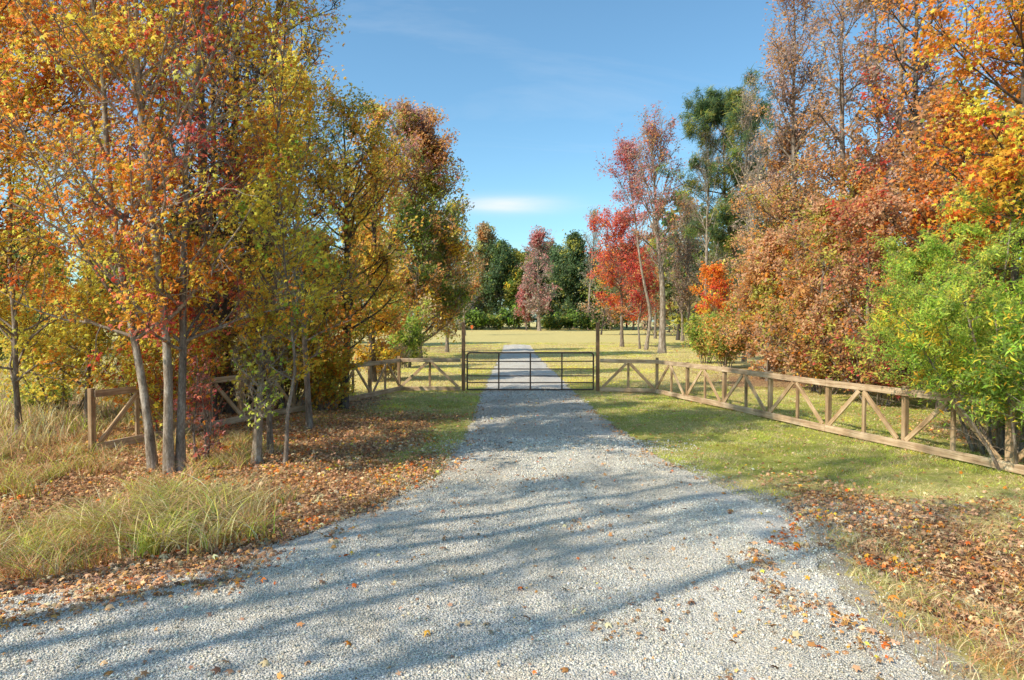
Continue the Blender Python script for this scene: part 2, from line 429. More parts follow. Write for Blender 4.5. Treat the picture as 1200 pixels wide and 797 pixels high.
# ------------------------------------------------------------------ colour palettes (albedo)
C = dict(
 orange=(.93,.30,.035), deep=(.84,.17,.03), yellow=(.95,.74,.08), gold=(.92,.50,.05), red=(.66,.08,.045), crimson=(.50,.07,.07),
 pink=(.56,.22,.20), rust=(.62,.30,.10), brown=(.42,.22,.11), olive=(.48,.44,.08), green=(.19,.28,.05), bright=(.31,.50,.05),
 lime=(.55,.64,.09), dark=(.085,.14,.055), pine=(.12,.19,.07), tan=(.60,.44,.25), umber=(.20,.115,.065), mauve=(.44,.29,.23), grey=(.44,.40,.33),
 sage=(.25,.29,.15), straw=(.74,.58,.28), dusk=(.66,.37,.20), scarlet=(.66,.16,.10))
def pal(s):
    out = []
    for tok in s.split():
        k, w = tok.split(':'); out.append((C[k], float(w)))
    c = np.array([o[0] for o in out]); w = np.array([o[1] for o in out]); return c, w/w.sum()
def colour_leaves(rng, P, palette, top=None, clump=.9, jit=.22, mixf=.5):
    n = len(P)
    c, w = pal(palette)
    cum = np.cumsum(w)
    s = vnoise(P[:, 0] + P[:, 2]*.7, P[:, 1] + P[:, 2]*.9, clump, rng.randint(50))
    s2 = vnoise(P[:, 0] - P[:, 2]*.5, P[:, 1]*.8 - P[:, 2]*1.1, clump*.4, rng.randint(50))
    s = (s*.65 + s2*.35); r = np.argsort(np.argsort(s))/n          # uniform rank
    r = np.where(rng.rand(n) < mixf, r, rng.rand(n))
    idx = np.minimum(np.searchsorted(cum, r), len(c)-1)
    col = c[idx]
    if top is not None:
        c2, w2 = pal(top[0]); idx2 = np.minimum(np.searchsorted(np.cumsum(w2), r), len(c2)-1)
        h = (P[:, 2] - P[:, 2].min())/(np.ptp(P[:, 2])+1e-6) + (s2-.5)*.35
        f = sm(top[1]-.12, top[1]+.12, h) > rng.rand(n)
        col = np.where(f[:, None], c2[idx2], col)
    b = np.exp(rng.normal(0, jit, n))*(.82+.5*s2)
    return np.clip(col*b[:, None]*(1 + rng.normal(0, .05, (n, 3))), .004, .93)

# ------------------------------------------------------------------ trees
PROF = {
 'oval': lambda u: np.sqrt(np.clip(1-(2*u*.92-.80)**2*.9, .06, 1)),
 'cone': lambda u: np.clip(1.02-.86*u, .1, 1)*np.clip(.55+u*4, 0, 1),
 'spire': lambda u: np.clip(1.05-.95*u**1.3, .08, 1),
 'top': lambda u: np.clip(.35+1.2*u, 0, 1)*np.clip((1.06-u)*3.2, .15, 1),
 'column': lambda u: np.clip((1.03-u)*4, .2, 1)*np.clip(.6+u*2, 0, 1),
 'full': lambda u: np.sqrt(np.clip(1-u**2.6, .05, 1)),
}
def branch_set(rng, P0, D0, L, K, wob, up):
    """grow N polylines from P0 along D0 with length L"""
    n = len(P0); out = np.empty((n, K, 3)); out[:, 0] = P0
    d = D0/np.linalg.norm(D0, axis=1, keepdims=True)
    for k in range(1, K):
        d = d + rng.normal(0, wob, (n, 3)) + np.array([0, 0, up])
        d /= np.linalg.norm(d, axis=1, keepdims=True)
        out[:, k] = out[:, k-1] + d*(L/(K-1))[:, None]
    return out
def sample_poly(P, idx, t):
    K = P.shape[1]; f = t*(K-1); i = np.minimum(f.astype(int), K-2); a = (f-i)[:, None]
    A = P[idx, i]; B = P[idx, i+1]
    return A*(1-a)+B*a, B-A
def skeleton(rng, path, h, r0, cb, R, nl, prof, up=(.25,.75), n2=7, n3=5, wob=.12, crook=.06, l2=.42, sweep=.05, zsq=1., bias=None):
    K = 18
    zz = np.linspace(0, 1, K)
    hs = np.array([p[2] for p in path]); 
    z = zz*h
    x = np.interp(z, hs, [p[0] for p in path]); y = np.interp(z, hs, [p[1] for p in path])
    e = z > hs[-1]
    if len(path) > 1:
        dx = (path[-1][0]-path[-2][0])/(hs[-1]-hs[-2]); dy = (path[-1][1]-path[-2][1])/(hs[-1]-hs[-2])
        x = np.where(e, path[-1][0]+dx*.5*(z-hs[-1]), x); y = np.where(e, path[-1][1]+dy*.5*(z-hs[-1]), y)
    w = np.cumsum(rng.normal(0, crook*h/K, (K, 2)), 0)*sm(0, .2, zz)[:, None]
    w -= w[-1]*zz[:, None]*.6
    x = x + w[:, 0]; y = y + w[:, 1]
    x[1:-1] = .25*x[:-2]+.5*x[1:-1]+.25*x[2:]
    T = np.stack([x, y, z], -1)
    T[0, 2] = -.12
    RT = r0*(1-zz)**.85*.93 + r0*.05
    RT[0] *= 1.45; RT[1] *= 1.05
    tubesets = [(T[None], RT[None], 9)]
    if nl:
        t = cb + (1-cb)*np.sort(rng.rand(nl))**.95*.98
        u = (t-cb)/(1-cb)
        P0, _ = sample_poly(T[None], np.zeros(nl, int), t)
        az = np.arange(nl)*2.4+rng.uniform(0, 6)+rng.normal(0, .5, nl)
        el = rng.uniform(up[0], up[1], nl) + .45*u
        D = np.stack([np.cos(az)*np.cos(el), np.sin(az)*np.cos(el), np.sin(el)], -1)
        L = R*PROF[prof](u)*rng.uniform(.65, 1.2, nl)
        if bias is not None: L = L*(1+bias[2]*(np.cos(az-math.atan2(bias[1], bias[0]))))
        B1 = branch_set(rng, P0, D, L, 7, wob, sweep)
        rr = np.interp(t, zz, RT)
        r1 = np.minimum(rr*.55, .012+L*.016)
        tubesets.append((B1, r1[:, None]*np.linspace(1, .22, 7)[None], 5))
        m2 = nl*n2; idx = np.repeat(np.arange(nl), n2); tt = rng.uniform(.18, 1., m2)
        P0, d = sample_poly(B1, idx, tt)
        d = d/np.linalg.norm(d, axis=1, keepdims=True)
        D = d*.75 + rng.normal(0, .55, (m2, 3))+np.array([0, 0, .12])
        L2 = np.maximum(L[idx]*l2*(1.1-.55*tt)*rng.uniform(.6, 1.3, m2), .15)
        B2 = branch_set(rng, P0, D, L2, 5, wob*1.3, sweep)
        r2 = np.maximum(r1[idx]*.42, .003)
        tubesets.append((B2, r2[:, None]*np.linspace(1, .3, 5)[None], 4))
        m3 = m2*n3; idx3 = np.repeat(np.arange(m2), n3); tt = rng.uniform(.15, 1., m3)
        P0, d = sample_poly(B2, idx3, tt)
        d = d/np.linalg.norm(d, axis=1, keepdims=True)
        D = d*.6+rng.normal(0, .6, (m3, 3))
        L3 = np.maximum(L2[idx3]*.5*rng.uniform(.5, 1.3, m3), .10)
        B3 = branch_set(rng, P0, D, L3, 4, wob*1.5, 0)
        r3 = np.maximum(r2[idx3]*.5, .0018)
        tubesets.append((B3, r3[:, None]*np.linspace(1, .5, 4)[None], 3))
    else: B2 = B3 = None
    return T, tubesets, B2, B3
SEED = [100]
def tree(name, label, cat, px, Y, h, R, palette, nleaf, group=None, path=None, r0=None, cb=.25, nl=26, prof='oval',
         leaf=.05, tmpl=None, bark=None, top=None, up=(.25,.75), n2=7, n3=5, wob=.12, crook=.05, sig=.07, l2=.42,
         sweep=.05, bias=None, clump=1.3, jit=.22, mixf=.78, twigs=True, z0=None, X=None, flat=None, drop=0, extra=None, llow=None, thin=0):
    SEED[0] += 1; rng = np.random.RandomState(SEED[0])
    if X is None: X = wx(px, Y)
    zb = tz(X, Y)
    root = thing(name, (X, Y, zb), label, cat, group)
    if path is None: lp = [(0, 0, 0), (rng.normal(0, .03)*h, rng.normal(0, .03)*h, h)]
    else: lp = [(wx(p[0], Y)-X, (p[2] if len(p) > 2 else 0), max(0, hy(p[1], Y)-zb) if i else 0) for i, p in enumerate(path)]
    r0 = r0 or .011*h
    bark = bark or BARK_GREY
    T, ts, B2, B3 = skeleton(rng, lp, h, r0, cb, R, nl, prof, up, n2, n3, wob, crook, l2, sweep, bias=bias)
    link('trunk', quads_mesh('trunk', [tubes(*ts[0])]), bark, root)
    if nl:
        tb = ts[1:4] if twigs else ts[1:3]
        link('branches', quads_mesh('branches', [tubes(*t) for t in tb]), bark, root)
    if nleaf:
        n = nleaf
        a = rng.rand(n) < .72
        i3 = rng.randint(0, len(B3), n); i2 = rng.randint(0, len(B2), n)
        if drop:        # some twigs carry no leaves: gaps
            k3 = np.flatnonzero(rng.rand(len(B3)) > drop); i3 = k3[rng.randint(0, len(k3), n)]
            k2 = np.flatnonzero(rng.rand(len(B2)) > drop); i2 = k2[rng.randint(0, len(k2), n)]
        P = np.where(a[:, None], sample_poly(B3, i3, rng.uniform(.2, 1, n))[0], sample_poly(B2, i2, rng.uniform(.45, 1, n))[0])
        P = P + rng.normal(0, sig, (n, 3))
        if llow is not None:   # leaves only above this height
            P = P[P[:, 2] > llow*(1+rng.normal(0, .12, n))]; n = len(P)
        if thin:                # the upper crown is barer
            P = P[rng.rand(n) > thin*sm(.35, .75, P[:, 2]/h)*(.6+.8*vnoise(P[:, 0]+P[:, 2], P[:, 1]-P[:, 2], 1.2, 3))]
        P = P[P[:, 2] > .05]; n = len(P)
        M = facing(rng, n)
        sz = leaf*np.clip(rng.lognormal(0, .28, n), .5, 1.8)
        c = colour_leaves(rng, P, palette, top, clump, jit, mixf)
        link('crown', leaves_mesh('crown', P, M, sz, tmpl or RHOMB, c), LEAF, root)
    return root
def shrub(name, label, px, Y, h, R, palette, nleaf, group=None, stems=9, leaf=.04, tmpl=None, bark=None, sig=.06, X=None,
          clump=.6, jit=.25, mixf=.5, sweep=.06, spread=.5, n2=7, n3=5, cat='shrub', top=None, wob=.12, lean=None, flat=None, keep=None):
    """many stems from one foot"""
    SEED[0] += 1; rng = np.random.RandomState(SEED[0])
    if X is None: X = wx(px, Y)
    zb = tz(X, Y); root = thing(name, (X, Y, zb), label, cat, group)
    az = np.arange(stems)*2.4+rng.uniform(0, 6); sp = spread*np.sqrt(rng.uniform(.02, 1, stems))
    P0 = np.stack([np.cos(az)*sp*R*.35, np.sin(az)*sp*R*.35, np.full(stems, -.05)], -1)
    D = np.stack([np.cos(az)*sp*R/h*1.6, np.sin(az)*sp*R/h*1.6, np.ones(stems)], -1)
    if lean: D += np.array([lean[0], lean[1], 0])
    L = h*rng.uniform(.6, 1.05, stems)
    S = branch_set(rng, P0, D, L, 8, .09, .0)
    r = .008+.008*L
    t1 = (S, r[:, None]*np.linspace(1, .25, 8)[None], 6)
    n1 = 12; m = stems*n1; idx = np.repeat(np.arange(stems), n1); tt = rng.uniform(.12, 1, m)
    p, d = sample_poly(S, idx, tt); d /= np.linalg.norm(d, axis=1, keepdims=True)
    a2 = rng.uniform(0, 2*PI, m)
    D = d*.5+np.stack([np.cos(a2), np.sin(a2), rng.uniform(-.1, .5, m)], -1)
    L1 = R*.7*(1.15-.7*tt)*rng.uniform(.5, 1.15, m)
    B1 = branch_set(rng, p, D, L1, 6, wob, sweep)
    m2 = m*n2; idx = np.repeat(np.arange(m), n2); tt = rng.uniform(.2, 1, m2)
    p, d = sample_poly(B1, idx, tt); d /= np.linalg.norm(d, axis=1, keepdims=True)
    B2 = branch_set(rng, p, d*.7+rng.normal(0, .5, (m2, 3)), np.maximum(L1[idx]*.45*rng.uniform(.5, 1.2, m2), .08), 4, wob*1.2, sweep)
    link('stems', quads_mesh('stems', [tubes(*t1)]), bark or BARK_GREY, root)
    link('branches', quads_mesh('branches', [tubes(B1, np.repeat(.006*np.linspace(1, .3, 6)[None], m, 0), 4), tubes(B2, np.repeat(.003*np.linspace(1, .4, 4)[None], m2, 0), 3)]), bark or BARK_GREY, root)
    n = nleaf; i = rng.randint(0, m2, n)
    P = sample_poly(B2, i, rng.uniform(0, 1, n))[0]+rng.normal(0, sig, (n, 3))
    P = P[P[:, 2] > .03]
    if keep is not None: P = P[keep(P, rng)]
    n = len(P)
    c = colour_leaves(rng, P, palette, top, clump, jit, mixf)
    link('foliage', leaves_mesh('foliage', P, facing(rng, n), leaf*np.clip(rng.lognormal(0, .3, n), .5, 1.8), tmpl or RHOMB, c), LEAF, root)
    return root

def all_trees():
    # ---------------- left, in front of the fence
    ORY = 'orange:4 deep:1.6 gold:3 yellow:3.4 red:1 olive:.6'
    near = dict(leaf=.047, tmpl=STAR, sig=.09, twigs=True)
    tree('sweetgum_tree', 'slim pale trunk leaning left with orange and red leaves, nearest the tall dry grass', 'tree', 178, 10.4, 11.0, 3.0, ORY, 17000,
         group='slender trees clumped before the left fence', path=[(178,552),(166,470),(150,400),(138,310),(130,230),(118,120),(105,0)], r0=.066, cb=.14, nl=46, bark=BARK_PALE, bias=(-1, -.2, .35), top=('orange:4 deep:3 red:1.5 gold:2', .62), **near)
    tree('sweetgum_tree', 'straight pale trunk in the middle of the left clump, with orange and yellow leaves', 'tree', 196, 10.2, 11.6, 2.7, ORY, 11500,
         group='slender trees clumped before the left fence', path=[(196,556),(192,480),(189,400),(178,290),(172,200),(166,90),(164,0)], r0=.070, cb=.16, nl=44, bark=BARK_PALE, top=('orange:4 deep:2 red:1 gold:3', .6), **near)
    tree('sweetgum_tree', 'upright grey trunk on the right of the left clump, with crimson low leaves', 'tree', 209, 10.3, 11.2, 2.1, 'crimson:1.4 scarlet:2 orange:2.4 gold:2 olive:1.5', 9500,
         group='slender trees clumped before the left fence', path=[(209,556),(213,470),(216,400),(219,290),(219,200),(228,100),(242,0)], r0=.064, cb=.14, nl=44, bark=BARK_GREY, top=('orange:3 gold:3 olive:2 deep:1', .42), **near)
    tree('sweetgum_sapling', 'stout short pale trunk with yellow-green leaves standing alone by the grass tufts', 'tree', 299, 11.0, 2.3, .75, 'yellow:3 gold:1 olive:3 bright:2 lime:2', 700,
         path=[(299,546),(301,500),(304,455),(308,400)], r0=.088, cb=.3, nl=26, bark=BARK_PALE, **near)
    tree('maple_tree', 'tall thin-stemmed maple with airy yellow leaves rising behind the short pale trunk', 'tree', 316, 11.6, 8.4, 1.7, 'yellow:4 gold:3 orange:2 olive:.6', 5500,
         path=[(316,540),(314,480),(318,400),(324,320),(330,220)], r0=.05, cb=.2, nl=36, bark=BARK_GREY, **near)
    tree('sweetgum_sapling', 'thin crooked sapling arching beside the stout pale trunk', 'tree', 332, 10.9, 5.0, 1.2, 'yellow:4 olive:1 bright:1 gold:2', 2600,
         path=[(332,553),(336,510),(332,480),(345,440),(338,380)], r0=.035, cb=.22, nl=22, bark=BARK_GREY, **near)
    tree('maple_tree', 'orange and scarlet leaved crown reaching in from the left edge of the picture', 'tree', -70, 12.0, 9.8, 2.9, 'orange:4 deep:3 red:1.2 yellow:2.4 gold:2', 23000,
         r0=.10, cb=.28, nl=34, bark=BARK_DARK, bias=(1, .2, .2), **near)
    # ---------------- left, behind the fence
    mid = dict(leaf=.052, tmpl=STAR, sig=.12)
    tree('maple_tree', 'broad bright yellow tree at the far left edge behind the dry grass', 'tree', 20, 14.0, 8.8, 3.1, 'yellow:6 gold:3 olive:1 orange:1', 20000, r0=.06, cb=.08, nl=42, bark=BARK_GREY, top=('gold:2 yellow:3 orange:3', .5), **mid)
    tree('maple_tree', 'yellow and orange tree standing between the far left yellow tree and the clump', 'tree', 100, 15.5, 9.0, 2.6, 'yellow:5 gold:3 olive:1.2 orange:1.5', 16000, r0=.06, cb=.08, nl=40, bark=BARK_GREY, top=('orange:3 gold:3 deep:1', .6), **mid)
    tree('oak_tree', 'dark trunked tree with brown orange crown just behind the left fence panel', 'tree', 243, 15.6, 13.0, 2.6, 'rust:3 gold:2 umber:2 orange:2 dusk:2', 8500, r0=.16, cb=.18, nl=40, bark=BARK_DARK, top=('orange:4 gold:2 deep:2 rust:1', .45), **mid)
    tree('oak_tree', 'dark leaning trunk tangled in vines between two dark trunks behind the left fence', 'tree', 268, 17.2, 13.5, 2.2, 'umber:3 rust:3 mauve:2 gold:1', 6500, r0=.15, cb=.16, nl=38, bark=BARK_DARK, top=('orange:2 rust:2 olive:2', .55), path=[(268,480),(262,380),(275,250),(283,100)], **mid)
    tree('oak_tree', 'tall dark trunk with deep green upper crown beside the blue sky gap', 'tree', 305, 17.5, 13.6, 2.4, 'gold:3 green:1 olive:1 rust:2 orange:1', 8000, r0=.17, cb=.22, nl=40, bark=BARK_DARK, top=('green:4 olive:2 dark:2', .72), path=[(305,480),(300,380),(310,250),(325,60)], **mid)
    for px, Y, h, rr, lab in ((226, 16.4, 12.5, .085, 'thin dark bare trunk left of the dark trunks behind the left fence'), (256, 18.4, 13.5, .12, 'dark vine-hung trunk between the first two dark trunks'),
                              (289, 19.0, 13.0, .11, 'brownish-purple twiggy trunk right of the leaning dark trunk'), (330, 17.0, 10.5, .07, 'slim grey trunk with bare twigs beside the sky gap')):
        tree('vine_hung_tree', lab, 'tree', px, Y, h, 1.5, 'umber:4 mauve:2 rust:2', 1600, r0=rr, cb=.15, nl=52, bark=BARK_DARK, leaf=.045, sig=.08, up=(-.2, .6), n3=6, prof='full')
    tree('maple_tree', 'slender yellow-green tree in front of the sky gap', 'tree', 362, 14.6, 7.6, 1.6, 'yellow:3 olive:1 gold:4 orange:1.5', 5500, r0=.07, cb=.15, nl=32, bark=BARK_GREY, **mid)
    tree('maple_tree', 'rounded golden yellow tree above the left fence corner', 'tree', 402, 18.2, 8.0, 2.1, 'yellow:4 gold:5 olive:.6 orange:3 rust:1', 12500, r0=.12, cb=.17, nl=44, bark=BARK_DARK, top=('olive:3 gold:2 green:1', .8), **mid)
    tree('sweetgum_tree', 'olive and amber tree between the golden tree and the tall russet one', 'tree', 436, 26, 10.2, 2.2, 'gold:4 olive:1.6 rust:3 orange:2', 13000, r0=.14, cb=.05, nl=44, bark=BARK_DARK, leaf=.075, tmpl=RHOMB, sig=.14, top=('olive:3 rust:3 gold:1', .6))
    tree('sweetgum_tree', 'tall pointed russet tree with green flank beside the open sky', 'tree', 490, 42, 14.6, 4.2, 'olive:4 green:3 rust:2.2 gold:1.2 tan:.8', 52000, r0=.22, cb=.05, nl=84, prof='full', path=[(490,412),(491,300),(489,180)], bark=BARK_GREY, leaf=.10, sig=.22, top=('rust:4 mauve:2 pink:1 olive:1.5', .68), clump=2.2, n2=8)
    tree('water_oak_tree', 'rounded grey-green tree at the foot of the tall russet tree', 'tree', 524, 52, 9.6, 2.4, 'sage:3 olive:3 grey:2 tan:1', 9000, r0=.14, cb=.1, nl=36, leaf=.10, sig=.2)
    shrub('maple_shrub', 'yellow and red leaved undergrowth crowding the foot of the left clump behind the fence', 190, 13.6, 3.2, 1.7, 'yellow:3 gold:2 red:1.5 olive:3 orange:2', 6500, leaf=.05, tmpl=STAR, sig=.08)
    shrub('maple_shrub', 'amber undergrowth below the dark trunks behind the left fence', 245, 17.0, 3.0, 1.8, 'gold:2 olive:2 rust:3 umber:2', 5500, leaf=.05, tmpl=STAR, sig=.08)
    shrub('maple_shrub', 'tall yellow-olive undergrowth right of the dark trunks', 345, 17.6, 3.6, 1.8, 'gold:4 olive:1.4 yellow:3 orange:1 rust:1', 7500, leaf=.052, tmpl=STAR, sig=.08)
    shrub('maple_shrub', 'golden undergrowth at the far left below the bright yellow tree', 70, 16.5, 3.0, 2.2, 'yellow:3 gold:3 olive:3', 8000, leaf=.05, tmpl=STAR, sig=.08)
    shrub('maple_shrub', 'thin crimson-leaved shoots at the foot of the left clump', 236, 11.2, 1.9, .9, 'crimson:1 scarlet:3 pink:2 orange:1', 420, leaf=.05, tmpl=STAR, sig=.06, stems=5)
    shrub('cedar_bush', 'conical green bush before the tall russet tree', 478, 34, 3.4, 1.3, 'green:4 bright:1.5 olive:2', 8000, leaf=.06, sig=.1)
    shrub('beautyberry_bush', 'low yellow-orange bush leaning over the left fence rail', 378, 17.8, 1.8, 1.1, 'yellow:3 gold:3 orange:1.5 olive:2', 5000, leaf=.05, tmpl=STAR)
    shrub('wax_myrtle_bush', 'olive bush in the shade behind the left fence braces', 335, 18.6, 2.6, 1.6, 'olive:4 green:2 gold:2 rust:1', 6500, leaf=.05)
    shrub('wax_myrtle_bush', 'dark brownish thicket behind the dark trunks', 285, 19.6, 3.6, 1.9, 'umber:3 olive:2 rust:2 green:1', 8000, leaf=.05)
    shrub('blackberry_bush', 'low green bramble in the left meadow grass', 55, 18, .8, 1.0, 'green:3 bright:2 olive:2', 3500, leaf=.04)
    shrub('wax_myrtle_bush', 'dark evergreen bush at the far left beyond the dry grass', 18, 34, 3.2, 2.6, 'dark:4 green:2', 9000, leaf=.08, sig=.15)
    shrub('yaupon_bush', 'pale dry brush at the woodland edge left of the gate', 452, 27, 1.4, 1.2, 'tan:4 straw:3 rust:1', 5000, leaf=.06, tmpl=LANCE)
    # ---------------- right, beyond the gate
    tree('sweetgum_tree', 'tall bare-limbed tree with pinkish crown, thickest trunk right of the gate', 'tree', 776, 50, 15.4, 4.1, 'mauve:3 pink:4 scarlet:2 rust:2', 6500, r0=.26, cb=.30, nl=44, bark=BARK_PALE, leaf=.085, sig=.16, llow=8.4, path=[(776,412),(776,350),(770,280),(764,200)], prof='top', up=(.6,1.0), drop=.3)
    tree('sweetgum_tree', 'twin-stemmed leaning tree with crimson top between the red tree and the thick trunk', 'tree', 757, 56, 15.8, 3.6, 'crimson:2 scarlet:2 pink:5 mauve:2', 6500, r0=.15, cb=.42, nl=36, bark=BARK_PALE, leaf=.09, sig=.17, llow=8.5, path=[(757,408),(764,370),(750,300),(738,220)], prof='top', up=(.6,1.0), drop=.2)
    tree('red_maple_tree', 'round scarlet maple right of the tall gate post', 'tree', 729, 62, 11.2, 4.0, 'red:2 scarlet:4 deep:2 crimson:1 orange:.8', 14000, r0=.17, cb=.2, nl=44, bark=BARK_GREY, leaf=.095, sig=.18, drop=.15, clump=1.6)
    tree('red_maple_tree', 'small crimson leaved maple under the leaning stems', 'tree', 750, 58, 7.4, 2.5, 'crimson:3 red:2 rust:2', 5000, r0=.09, cb=.25, nl=26, bark=BARK_GREY, leaf=.085, sig=.15, path=[(750,408),(746,380),(752,350)])
    tree('bare_tree', 'leafless grey tree in front of the pine', 'tree', 826, 46, 14.6, 2.9, 'grey:3 tan:2', 900, r0=.17, cb=.28, nl=40, bark=BARK_PALE, leaf=.06, sig=.1, up=(.7,1.1))
    tree('pine_tree', 'dark green pine with tufted top rising above the bare trees', 'tree', 862, 47, 17.2, 4.0, 'pine:5 olive:2 green:1 dark:2', 50000, r0=.2, cb=.40, nl=54, bark=BARK_PINE, leaf=.20, tmpl=NEEDLE, sig=.17, path=[(862,425),(868,330),(852,230),(846,120)], up=(.0,.55), drop=.55, mixf=.6, clump=2)
    tree('bare_tree', 'tall bare tree with pale crooked trunk just right of the pine', 'tree', 882, 44, 17.2, 2.9, 'tan:2 mauve:2', 2200, r0=.2, cb=.35, nl=40, bark=BARK_PALE, leaf=.06, sig=.12, path=[(878,430),(884,300),(874,180),(880,90)], up=(.7,1.15))
    tree('oak_sapling', 'small orange-red leaved sapling at the near edge of the right woods', 'tree', 838, 41, 5.2, 1.7, 'orange:3 deep:2 red:1.5 gold:1', 4500, r0=.06, cb=.15, nl=24, leaf=.075, sig=.12)
    shrub('wax_myrtle_bush', 'green bush at the foot of the small orange-red sapling', 826, 37, 2.9, 1.6, 'green:3 bright:1.5 olive:3 rust:1', 8000, leaf=.06, sig=.1)
    shrub('wax_myrtle_bush', 'olive green bush behind the far end of the right fence', 850, 33, 3.0, 1.9, 'olive:3 green:2 rust:2 orange:1', 9000, leaf=.06, sig=.1)
    tree('bare_tree', 'twiggy brown tree filling the space left of the pine', 'tree', 810, 60, 12.5, 3.2, 'mauve:3 rust:2 tan:2', 3800, r0=.16, cb=.2, nl=46, bark=BARK_GREY, leaf=.08, sig=.2, up=(.6,1.1))
    tree('bare_tree', 'dense grey twiggy tree at the foot of the pine', 'tree', 848, 52, 9.0, 2.6, 'mauve:2 olive:3 sage:2', 4500, r0=.12, cb=.12, nl=42, bark=BARK_GREY, leaf=.08, sig=.18, up=(.4,1.0))
    tree('bare_tree', 'forked pale bare tree touching the left edge of the rusty woods', 'tree', 872, 39, 12.6, 2.0, 'tan:2 mauve:2', 900, r0=.12, cb=.25, nl=40, bark=BARK_PALE, leaf=.06, sig=.1, up=(.8,1.15))
    # ---------------- right wood behind the fence
    B = dict(leaf=.060, sig=.17, tmpl=RHOMB)
    tree('sweetgum_tree', 'russet tree fringing the right woods, leftmost of the tall rusty ones', 'tree', 905, 31, 10.6, 2.4, 'rust:5 olive:2.4 dusk:4', 26000, r0=.16, cb=.06, nl=54, prof='full', drop=.1, top=('rust:3 mauve:3 tan:1', .7), **B)
    tree('sweetgum_tree', 'tall russet tree with thin sparse top against the sky', 'tree', 940, 29, 17.2, 2.8, 'rust:5 dusk:2 olive:2 orange:1', 29000, r0=.17, cb=.06, nl=60, prof='full', drop=.15, top=('mauve:3 rust:3 tan:1', .5), thin=.4, **B)
    tree('poplar_tree', 'straight grey trunk topped with pinkish brown leaves in the right woods', 'tree', 985, 26, 16.5, 2.6, 'rust:4 dusk:2 olive:2 orange:1 red:.4', 22000, r0=.17, cb=.12, nl=58, prof='full', bark=BARK_GREY, drop=.2, thin=.6, top=('mauve:3 rust:3 tan:1', .45), path=[(985,440),(984,300),(983,150),(984,0)], **B)
    tree('poplar_tree', 'white-barked trunk showing against the sky in the right woods', 'tree', 1047, 24, 16.8, 2.0, 'rust:3 red:2 mauve:2', 7500, r0=.17, cb=.3, nl=44, prof='column', bark=BARK_PALE, drop=.3, path=[(1046,450),(1048,300),(1045,150),(1044,0)], leaf=.07, sig=.15)
    tree('poplar_tree', 'thinner white trunk left of the thicker white-barked one', 'tree', 1024, 27, 16.2, 1.9, 'mauve:3 rust:2 tan:1', 6000, r0=.12, cb=.35, nl=40, prof='column', bark=BARK_PALE, drop=.3, path=[(1026,450),(1022,300),(1024,150),(1020,0)], leaf=.07, sig=.15)
    tree('poplar_tree', 'brown-stemmed tall tree just left of the orange crown', 'tree', 1078, 22, 15.5, 2.0, 'rust:3 mauve:2 orange:2', 9500, r0=.15, cb=.2, nl=44, prof='column', bark=BARK_DARK, drop=.25, thin=.6, leaf=.07, sig=.14, path=[(1078,460),(1074,300),(1070,150),(1066,0)])
    tree('red_maple_tree', 'short red and rust maple above the middle of the right fence', 'tree', 1015, 20, 5.6, 1.8, 'red:.8 rust:4 scarlet:1.5 dusk:3 olive:1', 6500, r0=.08, cb=.1, nl=36, leaf=.06, sig=.12)
    tree('sweetgum_tree', 'leafy rust-orange young tree behind the middle of the right fence', 'tree', 955, 22.5, 6.0, 2.0, 'rust:4 orange:.8 olive:3 dusk:4', 14000, r0=.09, cb=.05, nl=40, prof='full', leaf=.06, sig=.12)
    tree('sweetgum_tree', 'bushy olive and orange young tree behind the far part of the right fence', 'tree', 900, 27, 5.4, 1.9, 'olive:3 orange:1 rust:4 dusk:3', 13000, r0=.08, cb=.04, nl=40, prof='full', leaf=.065, sig=.12)
    tree('sweetgum_tree', 'large orange-leaved tree filling the upper right corner', 'tree', 1178, 12.8, 10.4, 2.1, 'orange:4 gold:3.4 deep:1.4 yellow:1.5 red:.3', 17500, r0=.085, cb=.28, nl=44, leaf=.058, tmpl=STAR, sig=.12, bark=BARK_DARK, prof='full', bias=(-1,-.3,.15))
    tree('sweetgum_tree', 'orange and yellow tree reaching in from the right edge', 'tree', 1262, 13.5, 11.0, 3.1, 'orange:4 gold:3 deep:1 rust:1', 17000, r0=.15, cb=.2, nl=40, leaf=.06, tmpl=STAR, sig=.12, bark=BARK_DARK, prof='full')
    tree('sweetgum_tree', 'rusty red tree behind the green bush', 'tree', 1105, 17.5, 7.8, 2.3, 'rust:4 deep:1 orange:2 dusk:3 umber:1', 14000, r0=.12, cb=.08, nl=42, leaf=.062, tmpl=STAR, sig=.13, bark=BARK_DARK, prof='full')
    shrub('wax_myrtle_bush', 'dark shaded thicket under the red maple behind the right fence', 1030, 18.6, 2.4, 1.9, 'umber:3 rust:3 crimson:1 olive:2', 10000, leaf=.05)
    shrub('wax_myrtle_bush', 'brown and rust thicket behind the middle fence posts', 968, 21.5, 2.2, 1.7, 'rust:3 umber:2 olive:2 orange:1', 9000, leaf=.05)
    shrub('privet_tree', 'feathery bright green bush overhanging the near end of the right fence', 1152, 11.9, 4.2, 2.9, 'bright:4 lime:3.4 green:3.4 olive:2 yellow:1', 125000, leaf=.031, tmpl=LANCE, sig=.05, stems=12, cat='bush', sweep=-.03, n2=9, bark=BARK_GREY, spread=.42, X=8.5, keep=lambda P, g: (P[:, 2] > 1.25-.4*(P[:, 0]+1.0)+g.normal(0, .18, len(P))))
    shrub('privet_tree', 'darker green bush with yellow lower leaves at the right edge', 1200, 10.3, 2.7, 1.6, 'green:4 bright:2 yellow:1.6 gold:1', 22000, leaf=.042, tmpl=LANCE, sig=.05, stems=8, cat='bush', sweep=-.03, n2=8, keep=lambda P, g: P[:, 2] > .75-.3*P[:, 0]+g.normal(0, .15, len(P)))
